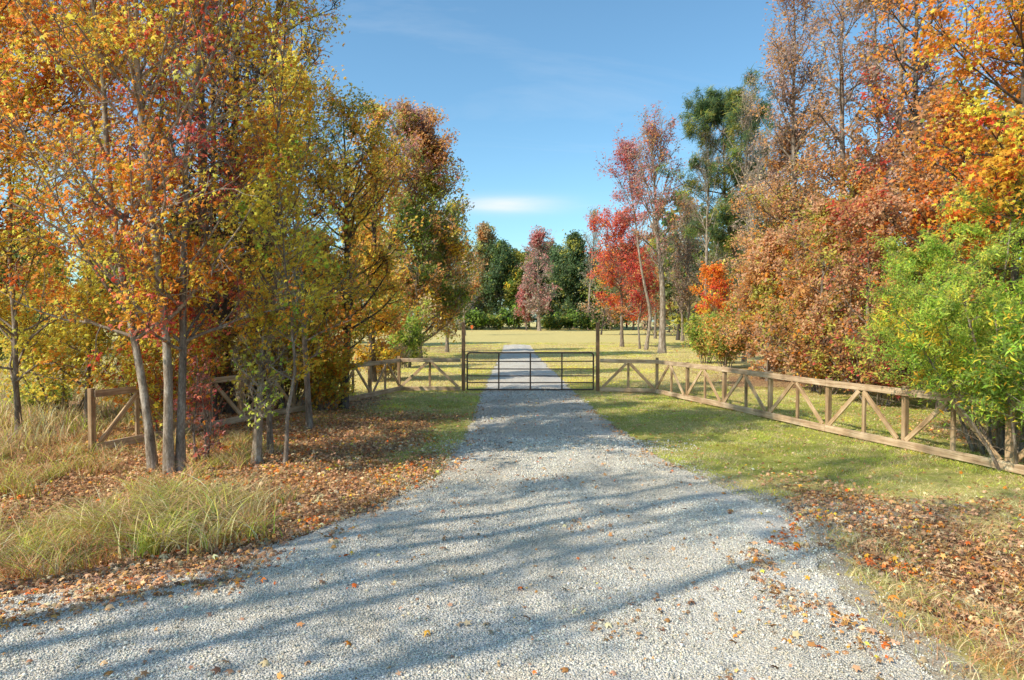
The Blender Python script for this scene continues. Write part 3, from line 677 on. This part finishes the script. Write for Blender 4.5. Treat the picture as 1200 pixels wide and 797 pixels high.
    # ---------------- far tree line
    fr = dict(group='trees along the far side of the field')
    tree('sweetgum_tree', 'pale-trunked pink tree standing before the dark far trees', 'tree', 632, 122, 16.4, 5.2, 'pink:4 mauve:5 grey:2 tan:1', 5600, r0=.32, cb=.14, nl=48, bark=BARK_PALE, leaf=.19, sig=.3, prof='oval', up=(.35,.85), drop=.3, top=('crimson:2 pink:4 mauve:1', .78), **fr)
    tree('sweetgum_tree', 'small pink-leaved tree left of the pale-trunked pink one', 'tree', 617, 126, 7.5, 2.6, 'pink:4 scarlet:1 mauve:2', 3000, r0=.15, cb=.15, nl=26, leaf=.2, sig=.3, **fr)
    E = dict(leaf=.23, sig=.5, twigs=False, nl=44)
    ev = [(545,146,13.5,4.2,'sage:3 green:2 grey:2','grey-green tree at the left end of the far tree line'),
          (566,142,20.5,3.0,'tan:3 rust:3 sage:2','tall thin russet tree in the far line, left of the dark evergreens'),
          (588,140,16.5,4.2,'dark:4 pine:3 green:1','dark evergreen next to the tall thin russet tree'),
          (608,139,14.5,3.4,'olive:4 green:3 gold:1','yellow-green tree in the gap between dark evergreens'),
          (655,142,16.2,4.4,'dark:3 pine:3 sage:2','dark evergreen behind the pink tree on its right'),
          (672,139,18.0,3.8,'pine:3 dark:3 olive:1','tallest dark evergreen of the far line'),
          (695,140,15.4,4.2,'dark:4 green:2','dark evergreen behind the right-hand tall gate post'),
          (716,136,14.5,4.2,'dark:3 green:2 olive:2','dark evergreen behind the scarlet maple'),
          (742,130,13.2,4.4,'green:3 dark:3 olive:1','dark evergreen behind the leaning stems'),
          (632,150,17.0,4.8,'dark:4 pine:2','dark evergreen directly behind the pink tree'),
          (523,138,11.5,4.0,'sage:2 dark:2 grey:2','mossy grey tree just right of the tall russet tree'),
          (506,130,12.5,4.2,'green:2 dark:3','dark tree partly hidden by the tall russet tree')]
    for px, Y, h, R, p, lab in ev:
        R *= 1.22
        tree('evergreen_tree' if 'dark' in p else 'mixed_tree', lab, 'tree', px, Y, h, R, p+' sage:1 olive:.6', 13500, cb=.04, r0=.22, prof=('full', 'spire', 'oval', 'spire')[int(px) % 4], clump=3, **E, **fr)
    tree('bare_tree', 'bare whitish tree rising behind the scarlet maple', 'tree', 690, 132, 22.5, 4.0, 'grey:3 tan:2 sage:1', 1500, r0=.28, cb=.3, nl=46, bark=BARK_PALE, leaf=.14, sig=.3, up=(.8,1.1), **fr)
    tree('bare_tree', 'greyish bare tree between the thick trunk and the pine', 'tree', 800, 75, 13.0, 3.2, 'mauve:2 grey:2 tan:1', 2500, r0=.17, cb=.2, nl=44, bark=BARK_GREY, leaf=.10, sig=.2, up=(.7,1.1))
    tree('bare_tree', 'brownish bare tree behind the thick trunk right of the gate', 'tree', 768, 84, 13.5, 3.4, 'mauve:2 rust:2 tan:2', 4500, r0=.17, cb=.15, nl=44, bark=BARK_GREY, leaf=.11, sig=.22, up=(.6,1.1))
    tree('bare_tree', 'feathery bare tree between the pine and the rusty woods', 'tree', 900, 50, 15.5, 2.6, 'tan:2 mauve:2', 1200, r0=.14, cb=.25, nl=44, bark=BARK_GREY, leaf=.07, sig=.14, up=(.8,1.15))
    tree('bare_tree', 'leafless tree just left of the tall russet tree foot', 'tree', 545, 95, 12.0, 3.0, 'grey:2 tan:2', 900, r0=.14, cb=.15, nl=42, bark=BARK_PALE, leaf=.10, sig=.2, up=(.6,1.1), **fr)
    uc = [(538,'green bush'),(560,'broad green bush'),(578,'pale green bush'),(600,'rounded green bush'),(648,'leafy green bush'),(668,'bright green bush'),(690,'dull green bush'),(712,'wide dark bush')]
    where = ['at the left end of the far line','next to the orange marker','under the dark evergreens left of the pink tree','just left of the pink tree','just right of the pink trunk','left of the right-hand gate post','behind the right-hand gate post','under the scarlet maple in the distance']
    for i, (px, lab) in enumerate(uc):
        shrub('palmetto_bush' if i % 3 == 1 else 'bush', lab+' '+where[i], px, 128+(i*7) % 6, (2.2, 3.9, 2.8, 4.4, 2.4, 3.6, 2.9, 4.0)[i], (2.4, 3.6, 2.8)[i % 3], 'green:4 dark:2 bright:1' if i % 2 else 'green:3 olive:2 dark:2', 1800, group='bushes along the far tree line', leaf=.26, sig=.25, stems=6, n2=4)

def woodland(name, label, spots, palette, per, seed, leaf=.16, hr=(9, 14), Rr=(2.6, 3.8)):
    """background wood behind the nearer trees: trunks and foliage in one mass"""
    rng = np.random.RandomState(seed); Vt = []; LP = []; 
    for (x, y) in spots:
        h = rng.uniform(*hr); R = rng.uniform(*Rr); zb = tz(x, y)
        T, ts, B2, B3 = skeleton(rng, [(0, 0, 0), (rng.normal(0, .6), 0, h)], h, .013*h, .06, R, 30, 'full', n2=6, n3=3)
        for t in ts[:3]:
            V, F = tubes(t[0], t[1], 5 if t[2] > 5 else 3); Vt.append((V+np.array([x, y, zb]), F))
        i3 = rng.randint(0, len(B3), per)
        P = sample_poly(B3, i3, rng.uniform(0, 1, per))[0]+rng.normal(0, .3, (per, 3))
        P[:, 2] = np.maximum(P[:, 2], .1)
        LP.append(P+np.array([x, y, zb]))
    P = np.concatenate(LP); n = len(P)
    # one object: trunks (coloured) and leaves together
    Vq = []; Fq = []; Cq = []; off = 0
    for V, F in Vt: Vq.append(V); Fq.append(F+off); off += len(V)
    Vq = np.concatenate(Vq); Fq = np.concatenate(Fq); Cq = np.tile(np.array([[.16,.13,.11]]), (len(Vq), 1))*rng.uniform(.7, 1.3, (len(Vq), 1))
    V0, F0 = RHOMB; sz = leaf*rng.uniform(.6, 1.5, n)
    VL = (np.einsum('nij,vj->nvi', randrot(rng, n), V0)*sz[:, None, None]+P[:, None, :]).reshape(-1, 3)
    FL = (F0[None]+(np.arange(n)*4)[:, None, None]).reshape(-1, 4)+off
    CL = np.repeat(colour_leaves(rng, P, palette, None, 3.5, .25, .7), 4, axis=0)
    V = np.concatenate([Vq, VL]); F = np.concatenate([Fq, FL]); c = np.concatenate([Cq, CL])
    o = link(name, make_mesh(name, V, F, np.arange(len(F))*4, col=c), LEAF)
    tag(o, label, 'woods', kind='stuff')
def woods():
    rng = np.random.RandomState(77)
    s = [(-14-i*4.2+rng.uniform(-1, 1), 62+rng.uniform(-5, 6)+i*.6) for i in range(15)]
    s += [(-36-i*3.2+rng.uniform(-1, 1), 44+rng.uniform(-3, 3)-i*.5) for i in range(7)]
    woodland('woodland', 'mixed autumn woods beyond the left meadow, seen between the trunks', s, 'olive:3 green:2 rust:2 gold:2 dark:2', 9000, 1, leaf=.2)
    s = [(-20-i*2.6+rng.uniform(-1, 1), 57-i*.5+rng.uniform(-2, 2)) for i in range(16)]
    woodland('thicket', 'low bushy thicket along the far edge of the left meadow', s, 'olive:3 dark:3 green:3 gold:1.5 rust:1', 4500, 4, leaf=.16, hr=(3.5, 6), Rr=(2.4, 3.4))
    s = [(15.5+i*2.6+rng.uniform(-1, 1), 38-rng.uniform(0, 9)+(i % 3)*4) for i in range(15)]
    s += [(17+i*3.0, 24+rng.uniform(-2, 2)) for i in range(6)] + [(13+i*1.8, 19.5+rng.uniform(-1, 1)) for i in range(4)]
    woodland('woodland', 'rust brown woods behind the tall trees on the right', s, 'rust:4 umber:3 olive:2 orange:1', 4200, 2, leaf=.11, hr=(6, 10), Rr=(2.0, 3.0))
    s = [(13+i*2.6+rng.uniform(-1, 1), 96+rng.uniform(-5, 5)) for i in range(9)]
    woodland('woodland', 'twiggy brown and grey wood behind the red maples right of the gate', s, 'mauve:4 rust:2 tan:2 sage:2 olive:1', 2600, 5, leaf=.16, hr=(9, 13), Rr=(3, 4))
    s = [(-20+i*3.9+rng.uniform(-1, 1), 156+rng.uniform(-3, 3)) for i in range(14)]
    woodland('woodland', 'soft mixed green wood filling the gaps behind the far evergreens', s, 'sage:4 green:3 olive:3 grey:1 dusk:.6', 5200, 6, leaf=.25, hr=(13, 19.5), Rr=(4.2, 5.5))
    s = [(-75+i*9+rng.uniform(-3, 3), 152+rng.uniform(-4, 10)) for i in range(17)] + [(24+i*5.5+rng.uniform(-2, 2), 108+rng.uniform(-8, 8)) for i in range(8)] + [(19+i*4.6, 76+rng.uniform(-4, 4)) for i in range(4)]
    woodland('woodland', 'distant dark green woods closing the far side of the field', s, 'dark:3 green:2 sage:3 olive:2', 3600, 3, leaf=.34, hr=(11, 16), Rr=(4.5, 6))

def shadow_trees():
    # trees beside the road left of and behind the viewpoint; their shadows cross the gravel
    spots = []
    rows = ((6.9, -11.6, 20, 1.8, 500, .62, 'pale roadside tree left of the viewpoint'), (5.6, -10.6, 18, 1.6, 450, .62, 'leafy roadside tree behind the viewpoint'),
            (7.9, -13.0, 20, 1.6, 500, .6, 'roadside tree left of the tall dry grass'), (8.9, -11.5, 17, 1.5, 500, .55, 'thin roadside tree nearest the left verge'),
            (6.2, -14.5, 21, 1.6, 400, .65, 'tall roadside tree far left of the viewpoint'), (10.4, -16.5, 16.0, 1.9, 1700, .4, 'slim roadside tree far behind the left verge'),
            (4.6, -9.6, 15, 1.4, 350, .6, 'small roadside tree at the left of the viewpoint'), (7.35, -16, 22, 1.9, 700, .6, 'roadside tree between the two tallest roadside ones'),
            (5.1, -12.5, 19, 1.5, 350, .62, 'second slim roadside tree left of the viewpoint'))
    for (y0, X0, h, R, n, cb, nm) in rows:
        spots.append((X0, y0+SUN_AZ[1]/SUN_AZ[0]*X0, h, R, n, nm+', out of the picture', cb))
    for x, y, h, R, n, lab, cb in spots:
        tree('roadside_tree', lab, 'tree', 0, y, h, R, 'orange:3 gold:3 olive:2', int(n*.6), X=x, cb=cb*.72, nl=11, n2=4, n3=3, leaf=.08, sig=.25, r0=(.10, .17, .13, .19)[int(abs(x)*2+n/50) % 4], crook=.075, bark=BARK_DARK)

# ------------------------------------------------------------------ ground cover
def blades(name, label, x, y, h, wid, rng, palette, bend=.5, seg=2, cat='grass', mat_=None, jit=.28, clump=.8):
    n = len(x); z = drive_z(x, y) - .01
    az = rng.uniform(0, 2*PI, n); D = np.stack([np.cos(az), np.sin(az)], -1)
    b = h*bend*rng.uniform(.3, 1.3, n)*np.where(rng.rand(n) < .2, 1.9, 1)
    fa = rng.uniform(0, 2*PI, n); side = np.stack([np.cos(fa), np.sin(fa), 0*fa], -1)
    K = seg+1; V = np.empty((n, K*2, 3)); 
    for k in range(K):
        t = k/seg
        c = np.stack([x+D[:, 0]*b*t**2, y+D[:, 1]*b*t**2, z+h*(t-.35*bend*t**2.5)], -1)
        w = (wid*(1-t)**.7*.5+wid*.04)[:, None]*side
        V[:, 2*k] = c-w; V[:, 2*k+1] = c+w
    f = np.array([[2*k, 2*k+1, 2*k+3, 2*k+2] for k in range(seg)])
    F = (f[None]+(np.arange(n)*K*2)[:, None, None]).reshape(-1, 4)
    P = np.stack([x, y, z*0], -1)
    c = colour_leaves(rng, P, palette, None, clump, jit, .55)
    o = link(name, make_mesh(name, V, F, np.arange(len(F))*4, col=np.repeat(c, K*2, axis=0)), mat_ or GRASS)
    return tag(o, label, cat, kind='stuff')
def build_grass():
    rng = np.random.RandomState(9)
    # mown verge on both sides of the drive, before the gate
    n = 420000; y = 7.0+rng.rand(n)**1.1*17; x = rng.uniform(-6, 11, n)
    d = drive(x, y); lit = litter_mask(x, y)
    bare = sm(.46, .60, fbm(x, y, 1.1, 61))
    k = in_view(x, y) & (d < .05-rng.exponential(.06, n)) & (rng.rand(n) > lit*.66) & (rng.rand(n) > bare*.85)
    k &= rng.rand(n) < np.clip(.35+.65*sm(7.5, 11, y), 0, 1)
    x, y = x[k], y[k]; n = len(x)
    h = rng.uniform(.025, .075, n)*(1+.4*fbm(x, y, .6, 63)); w = .004+.00045*y*rng.uniform(.7, 1.3, n)
    blades('lawn_grass', 'short mown grass mottled green and straw beside the driveway', x, y, h, w, rng, 'olive:2 bright:.5 straw:8 lime:4 tan:2 yellow:1', .9, 1, clump=1.3)
    # field beyond the gate
    n = 230000; y = 22+rng.rand(n)**1.3*50; x = rng.uniform(-1, 1, n)*(y*.3)+.5
    k = (drive(x, y) < -.02-rng.exponential(.05, n)) & in_view(x, y); x, y = x[k], y[k]; n = len(x)
    blades('field_grass', 'straw coloured mown grass of the field beyond the gate', x, y, rng.uniform(.03, .09, n), .008+.0006*y, rng, 'straw:8 tan:1 olive:1 lime:2 yellow:1.6', .9, 1, clump=2.5)
    # tall dry grass tufts on the left
    def tufts(cx, cy, hh, nb, spread, palette, name, label, w=.011, bend=.85, cat='grass'):
        X = []; Y = []; H = []
        for a, b, h_, m in zip(cx, cy, hh, nb):
            X.append(a+rng.normal(0, spread, m)); Y.append(b+rng.normal(0, spread, m)); H.append(h_*rng.uniform(.45, 1.15, m))
        X = np.concatenate(X); Y = np.concatenate(Y); H = np.concatenate(H)
        blades(name, label, X, Y, H, w*rng.uniform(.6, 1.3, len(X)), rng, palette, bend, 5, clump=.5, jit=.35)
    cx = []; cy = []; hh = []
    while len(cx) < 210:
        px = rng.uniform(-60, 335); py = rng.uniform(508, 668)
        lim = np.interp(px, [-60, 100, 200, 300, 335], [672, 668, 655, 628, 600])
        if py > lim: continue
        a, b = at(px, py)
        if vnoise(a, b, 1.1, 71) < .42 and rng.rand() < .85: continue
        cx.append(a); cy.append(b); hh.append(rng.uniform(.26, .56)*np.interp(py, [508, 560, 668], [.8, 1, .8]))
    tufts(cx, cy, hh, rng.randint(45, 95, len(cx)), .10, 'straw:3 tan:2 olive:4 lime:1.6 dusk:3 rust:1.2 brown:2.4 green:1', 'tall_grass', 'tall arching dry grass in tufts along the left verge')
    q = [at(rng.uniform(90, 330), rng.uniform(590, 650)) for i in range(42)]
    q = [p for p in q if p[0] < dleft(p[1])-.35]
    tufts([p[0] for p in q], [p[1] for p in q], rng.uniform(.3, .68, len(q)), rng.randint(40, 120, len(q)), .085, 'straw:4 lime:2 olive:3.4 tan:2 dusk:2 green:1', 'tall_grass', 'bold arching straw and green grass tufts at the gravel edge on the left', w=.013, bend=1.0)
    cx = rng.uniform(-34, -7.6, 900); cy = rng.uniform(11.5, 34, 900)
    k = (cx < -7.9-(12-cy)*-.0) & (cx < np.interp(cy, [12, 23], [-8.0, -5.2])); cx, cy = cx[k], cy[k]
    tufts(cx, cy, rng.uniform(.3, .75, len(cx)), rng.randint(30, 60, len(cx)), .25, 'straw:5 tan:4 dusk:1.5 olive:1.5 lime:.8', 'meadow_grass', 'tall pale tan grass of the left meadow behind the fence', w=.022, bend=.5)
    # rough grass at the right-hand corner and along the right fence
    cx = []; cy = []
    while len(cx) < 150:
        px = rng.uniform(900, 1260); py = rng.uniform(610, 800)
        a, b = at(px, py)
        if drive(np.array(a), np.array(b)) > -.12: continue
        cx.append(a); cy.append(b)
    tufts(cx, cy, rng.uniform(.08, .22, len(cx)), rng.randint(14, 44, len(cx)), .09, 'straw:5 olive:2 lime:.8 tan:3 dusk:3 rust:1', 'verge_grass', 'rough low grass poking through fallen leaves at the right verge', w=.0075, bend=1.1)
    t = rng.rand(120); cx = 4.7+3.2*t+rng.normal(0, .12, 120)+.12; cy = 21.6-11.5*t+rng.normal(0, .1, 120)
    tufts(cx, cy, rng.uniform(.08, .2, 120), rng.randint(10, 24, 120), .08, 'olive:3 straw:3 bright:2', 'fence_foot_grass', 'unmown grass fringe along the foot of the right fence', w=.008, bend=.7)
def build_litter():
    rng = np.random.RandomState(19)
    n = 440000
    y = 2.3+rng.rand(n)**1.35*20.5; x = rng.uniform(-9, 10.5, n)
    lit = litter_mask(x, y); d = drive(x, y)
    p = lit**1.4*.68*sm(26, 10, y)+.02
    onroad = d > 0
    pr = .010+.06*sm(.62, .75, fbm(x, y, .8, 81))+.35*sm(.5, 0, d)*sm(.50, .62, fbm(x, y, .6, 83))
    # drift lines of leaves on the gravel at the right and the left strip
    def seg(ax, ay, bx, by, w):
        t = np.clip(((x-ax)*(bx-ax)+(y-ay)*(by-ay))/((bx-ax)**2+(by-ay)**2), 0, 1)
        return np.exp(-(((x-ax-t*(bx-ax))**2+(y-ay-t*(by-ay))**2)/w**2))
    for q in [((890,655),(925,720),.14,.5), ((955,712),(1005,730),.10,.5), ((930,760),(1050,775),.09,.28), ((-20,694),(270,662),.34,1.1), ((0,735),(140,702),.24,.6), ((100,700),(260,690),.2,.5), ((960,600),(930,640),.2,.4)]:
        a = at(*q[0]); b = at(*q[1]); pr = pr+q[3]*seg(*a, *b, q[2])*(.4+1.2*fbm(x, y, .3, 85))
    p = np.where(onroad, pr, p)
    k = in_view(x, y) & (rng.rand(n) < p); x, y = x[k], y[k]; lit = lit[k]; n = len(x)
    z = drive_z(x, y)+rng.uniform(.004, .03, n)+.045*lit*rng.rand(n)**2
    M = randrot(rng, n, .42); sz = .029*np.clip(rng.lognormal(0, .42, n), .35, 1.9)
    P = np.stack([x, y, z], -1)
    c = colour_leaves(rng, P, 'rust:3.4 brown:5 dusk:7 tan:2.4 gold:.3 orange:.5 yellow:.1 deep:.8', None, .7, .32, .35)
    o = link('fallen_leaves', leaves_mesh('fallen_leaves', P, M, sz, STAR, c), LITTER)
    tag(o, 'brown and orange fallen leaves scattered over verge and gravel', 'fallen leaves', kind='stuff')

# ------------------------------------------------------------------ fence and gate
def beam(name, p0, p1, w, t, m, parent, ref=(0, 0, 1), bev=.006, rng=np.random.RandomState(3)):
    """a squared timber from p0 to p1; w = size along ref-ish, t = the other"""
    p0 = Vector(p0); p1 = Vector(p1); d = p1-p0; L = d.length; d.normalize()
    r = Vector(ref); s = d.cross(r); s.normalize(); u = s.cross(d); u.normalize()
    import bmesh
    bm = bmesh.new(); K = max(1, int(L/.6)); rings = []
    off = rng.uniform(0, 50, 3); rows = []
    for k in range(K+1):
        q = p0+d*(L*k/K); j = 1+rng.normal(0, .02)
        jj = Vector((rng.normal(0, .002), rng.normal(0, .002), rng.normal(0, .002)))
        rings.append([bm.verts.new(q+jj+u*(a*w/2*j)+s*(b*t/2*j)) for a, b in ((-1,-1),(1,-1),(1,1),(-1,1))])
        for a, b in ((-1,-1),(1,-1),(1,1),(-1,1)): rows.append((L*k/K+off[0], a*w/2+off[1], b*t/2+off[2]))
    for k in range(K):
        for i in range(4):
            bm.faces.new((rings[k][i], rings[k][(i+1) % 4], rings[k+1][(i+1) % 4], rings[k+1][i]))
    bm.faces.new(rings[0][::-1]); bm.faces.new(rings[-1])
    bm.normal_update(); bmesh.ops.recalc_face_normals(bm, faces=bm.faces)
    me = bpy.data.meshes.new(name); bm.to_mesh(me); bm.free()
    a = me.attributes.new('Grain', 'FLOAT_VECTOR', 'POINT')
    a.data.foreach_set('vector', np.array(rows, dtype=np.float32).ravel())
    o = link(name, me, m, parent)
    md = o.modifiers.new('edge', 'BEVEL'); md.width = bev; md.segments = 1; md.limit_method = 'ANGLE'; md.angle_limit = math.radians(50)
    return o
def fence(label, pts, bays, face):
    """pts = corner points (x,y); bays = number of bays of each run; face = +1 when the road side lies left of travel"""
    root = thing('timber_fence', (pts[0][0], pts[0][1], tz(*pts[0])), label, 'fence')
    O = Vector((pts[0][0], pts[0][1], tz(*pts[0])))
    TOP = 1.10; RH = .125; BH = .14
    for i in range(len(bays)):
        a = Vector((*pts[i], 0)); b = Vector((*pts[i+1], 0)); d = (b-a).normalized(); L = (b-a).length
        nrm = Vector((-d.y, d.x, 0))*face
        def P(s, off, z):
            q = a+d*s; zz = tz(q.x, q.y)
            return Vector((q.x, q.y, 0))+nrm*off+Vector((0, 0, zz+z))-O
        bl = L/bays[i]
        # rails: one plank per two bays
        s = 0
        e0 = .0 if i == 0 else .062
        while s < L-.01:
            e = min(L, s+bl*2)
            s0 = s+e0 if s == 0 else s+.002
            beam('top_rail', P(s0, .068, TOP-RH/2), P(e-.002, .068, TOP-RH/2), RH, .042, WOOD_RAIL, root)
            beam('bottom_rail', P(s0, .070, .03+BH/2), P(e-.002, .070, .03+BH/2), BH, .046, WOOD_RAIL, root)
            s = e
        for k in range(bays[i]):
            s0 = k*bl; sm_ = s0+bl/2
            beam('stud', P(sm_, .0, .0), P(sm_, .0, TOP-.01), .075, .05, WOOD_POST, root, ref=tuple(d))
            zb, zt = .03+BH+.03, TOP-RH-.03
            # inverted V of braces meeting at the head of the stud
            beam('brace', P(s0+.09, .069, .17), P(sm_-.055, .069, TOP-RH-.015), .09, .036, WOOD_BRACE, root)
            beam('brace', P(s0+bl-.09, .069, .17), P(sm_+.055, .069, TOP-RH-.015), .09, .036, WOOD_BRACE, root)
        for k in range(0 if i else 0, bays[i]+1):
            if (i == 0 and k == 0) or (i > 0 and k == 0): continue
            c = k == bays[i] and i == 0
            beam('post', P(k*bl, 0, -.05), P(k*bl, 0, TOP+(.07 if c else .035)), .095, .09, WOOD_POST, root, ref=tuple(d))
    return root
def cyl_tube(name, pts, r, m, parent, S=10):
    P = np.array(pts, float)[None]; R = np.full(P.shape[:2], r)
    V, F = tubes(P, R, S)
    return link(name, make_mesh(name, V, F, np.arange(len(F))*4, smooth=True), m, parent)
def gate():
    Y = 22.4; gx0, gx1 = wx(547.5, Y), wx(695.5, Y)
    root = thing('metal_gate', (gx0, Y, 0), 'closed dark brown tubular steel farm gate across the driveway', 'gate')
    W = gx1-gx0; z0, z1 = .07, 1.28; r = .10
    arc = [(W-r+r*math.sin(a), 0, z1-r+r*math.cos(a)) for a in np.linspace(0, PI/2, 7)]
    arcl = [(r-r*math.sin(a), 0, z1-r+r*math.cos(a)) for a in np.linspace(PI/2, 0, 7)]
    cyl_tube('frame', [(0, 0, z0), (0, 0, .5)]+arcl+[(W/2, 0, z1)]+arc+[(W, 0, .5), (W, 0, z0)], .026, GATE_PAINT, root)
    for k, z in enumerate((z0, .30, .52, .75, 1.0)):
        cyl_tube('bar', [(.0, -.002*k, z), (W/2, -.002*k, z-.006), (W, -.002*k, z)], .019 if k else .026, GATE_PAINT, root, 8)
    for u in (.25, .5, .75):
        m = cyl_tube('upright', [(W*u, -.03, z0), (W*u, -.03, (z0+z1)/2), (W*u, -.03, z1)], .024, GATE_PAINT, root, 6)
    for z in (.33, 1.02):
        cyl_tube('hinge', [(-.09, 0, z), (-.03, 0, z), (.03, 0, z)], .014, STEEL, root, 8)
    cyl_tube('latch_chain', [(W-.03, -.04, .86), (W+.04, -.07, .80), (W+.10, -.05, .88)], .010, STEEL, root, 6)
    for x, lab, sx in ((wx(543, Y), 'tall dark timber post at the left end of the gate', 0), (wx(700.5, Y), 'tall dark timber post at the right end of the gate', 1)):
        p = thing('gate_post', (x, Y, 0), lab, 'post', 'tall posts either side of the gate')
        beam('shaft', (0, 0, -.1), (0, 0, 2.26), .115, .115, WOOD_TALL, p, ref=(1, 0, 0), bev=.01)
        beam('cap', (0, 0, 2.262), (0, 0, 2.285), .125, .125, WOOD_POST, p, ref=(1, 0, 0), bev=.008)
def marker():
    x, y = wx(553, 116), 116
    root = thing('marker_post', (x, y, tz(x, y)), 'tiny orange marker post before the far trees', 'marker')
    beam('stake', (0, 0, 0), (0, 0, .95), .10, .10, WOOD_RAIL, root, ref=(1, 0, 0))
    beam('flag', (0, -.07, .55), (0, -.07, 1.1), .42, .03, ORANGE, root, ref=(1, 0, 0))
def moss():
    rng = np.random.RandomState(44)
    for px, py, Y, L, lab in ((338, 330, 14.2, 1.1, 'pale strands of hanging moss in the slender yellow-green tree'), (303, 345, 15.6, .7, 'short wisp of pale moss left of the longer hanging moss')):
        x = wx(px, Y); z = hy(py-25, Y)
        n = 260; P0 = np.stack([rng.normal(0, .07, n), rng.normal(0, .07, n), rng.normal(0, .1, n)], -1)
        S = branch_set(rng, P0, np.tile([[0, 0, -1.]], (n, 1))+rng.normal(0, .12, (n, 3)), L*rng.uniform(.4, 1.1, n), 6, .12, -.15)
        V, F = tubes(S, np.full((n, 6), .0045), 3)
        c = np.tile([[.42, .44, .33]], (len(V), 1))*rng.uniform(.7, 1.2, (len(V), 1))
        o = link('hanging_moss', make_mesh('hanging_moss', V, F, np.arange(len(F))*4, col=c), MOSS)
        o.location = (x, Y, z); tag(o, lab, 'moss', 'hanging moss')

# ------------------------------------------------------------------ world, sun, camera
def world():
    w = bpy.data.worlds.new('World'); scene.world = w; w.use_nodes = True
    nt = w.node_tree; nt.nodes.clear(); ls = nt.links
    rot = math.atan2(-SUN_AZ[0], -SUN_AZ[1])
    sky = nt.nodes.new('ShaderNodeTexSky'); sky.sky_type = 'NISHITA'; sky.sun_disc = False
    sky.sun_elevation = math.radians(SUN_EL); sky.sun_rotation = rot; sky.air_density = 1.0; sky.dust_density = .8; sky.ozone_density = 1.3
    tc = nt.nodes.new('ShaderNodeTexCoord')
    # thin wisps of high cloud, flattened toward the horizon
    sx = nt.nodes.new('ShaderNodeSeparateXYZ'); ls.new(tc.outputs['Generated'], sx.inputs[0])
    den = math_(nt, 'ADD', sx.outputs[2], .12)
    cx = nt.nodes.new('ShaderNodeCombineXYZ')
    ls.new(math_(nt, 'DIVIDE', sx.outputs[0], den), cx.inputs[0]); ls.new(math_(nt, 'DIVIDE', sx.outputs[1], den), cx.inputs[1])
    mp = nt.nodes.new('ShaderNodeMapping'); mp.inputs['Scale'].default_value = (.55, 1.5, 1); mp.inputs['Location'].default_value = (1.3, .35, 0); ls.new(cx.outputs[0], mp.inputs[0])
    n1 = noise(nt, 1.3, 7, .58, mp.outputs[0], .8)
    f = ramp(nt, n1, [(.52, (0, 0, 0)), (.85, (.22, .22, .22))])
    hs = nt.nodes.new('ShaderNodeHueSaturation'); hs.inputs['Saturation'].default_value = 1.0; hs.inputs['Value'].default_value = 1.0
    ls.new(sky.outputs[0], hs.inputs['Color'])
    tint = mix(nt, 1.0, hs.outputs[0], (.98, 1.36, 1.42), 'MULTIPLY')
    # one flat bank of cirrus low over the field
    mp2 = nt.nodes.new('ShaderNodeMapping'); mp2.inputs['Scale'].default_value = (3.2, 1, 26); ls.new(tc.outputs['Generated'], mp2.inputs[0])
    n2 = noise(nt, 1.6, 6, .6, mp2.outputs[0], .3)
    el = math_(nt, 'DIVIDE', math_(nt, 'SUBTRACT', sx.outputs[2], .168), .0115)
    ax = math_(nt, 'DIVIDE', math_(nt, 'SUBTRACT', sx.outputs[0], -.01), .075)
    g = math_(nt, 'POWER', 2.718, math_(nt, 'MULTIPLY', math_(nt, 'ADD', math_(nt, 'MULTIPLY', el, el), math_(nt, 'MULTIPLY', ax, ax)), -1.0))
    g = math_(nt, 'MULTIPLY', math_(nt, 'MULTIPLY', g, n2), 1.4)
    c = mix(nt, f, tint, (7.0, 7.2, 7.4))
    c = mix(nt, g, c, (7.2, 7.2, 7.3))
    bg = nt.nodes.new('ShaderNodeBackground'); bg.inputs['Strength'].default_value = .145
    ls.new(c, bg.inputs['Color'])
    out = nt.nodes.new('ShaderNodeOutputWorld'); ls.new(bg.outputs[0], out.inputs[0])
    L = bpy.data.lights.new('sun', 'SUN'); L.energy = 5.0; L.angle = math.radians(.53); L.color = (1.0, .91, .75)
    o = bpy.data.objects.new('sun', L); COL.objects.link(o)
    a = Vector((SUN_AZ[0], SUN_AZ[1], 0)).normalized()*math.cos(math.radians(SUN_EL)); a.z = -math.sin(math.radians(SUN_EL))
    o.rotation_euler = a.to_track_quat('-Z', 'Y').to_euler(); o.location = (-30, -14, 25)
def camera():
    c = bpy.data.cameras.new('camera'); c.sensor_width = 36; c.lens = 24; c.clip_end = 6000; c.clip_start = .05
    o = bpy.data.objects.new('camera', c); COL.objects.link(o)
    o.location = (0, 0, CAMH); o.rotation_euler = (math.radians(90)-math.atan(21.5/800), 0, 0)
    scene.camera = o

scene.view_settings.view_transform = 'Standard'; scene.view_settings.look = 'None'; scene.view_settings.exposure = 0
scene.cycles.max_bounces = 6; scene.cycles.diffuse_bounces = 4; scene.cycles.transmission_bounces = 4
scene.cycles.use_denoising = True
build_ground(); build_drive(); build_stones()
all_trees(); woods(); shadow_trees(); moss()
build_grass(); build_litter()
CL = (wx(468, 22.7), 22.6); CR = (wx(771, 21.8), 21.9)
fence('weathered cross-braced timber fence left of the gate, partly hidden by trees', [(wx(540.5, 22.4)-.01, 22.4), CL, (-7.35, 11.9)], [1, 6], 1)
fence('weathered cross-braced timber fence right of the gate, running towards the green bush', [(wx(703.2, 22.4)+.01, 22.4), CR, (8.05, 8.4)], [1, 7], -1)
gate(); marker()
world(); camera()
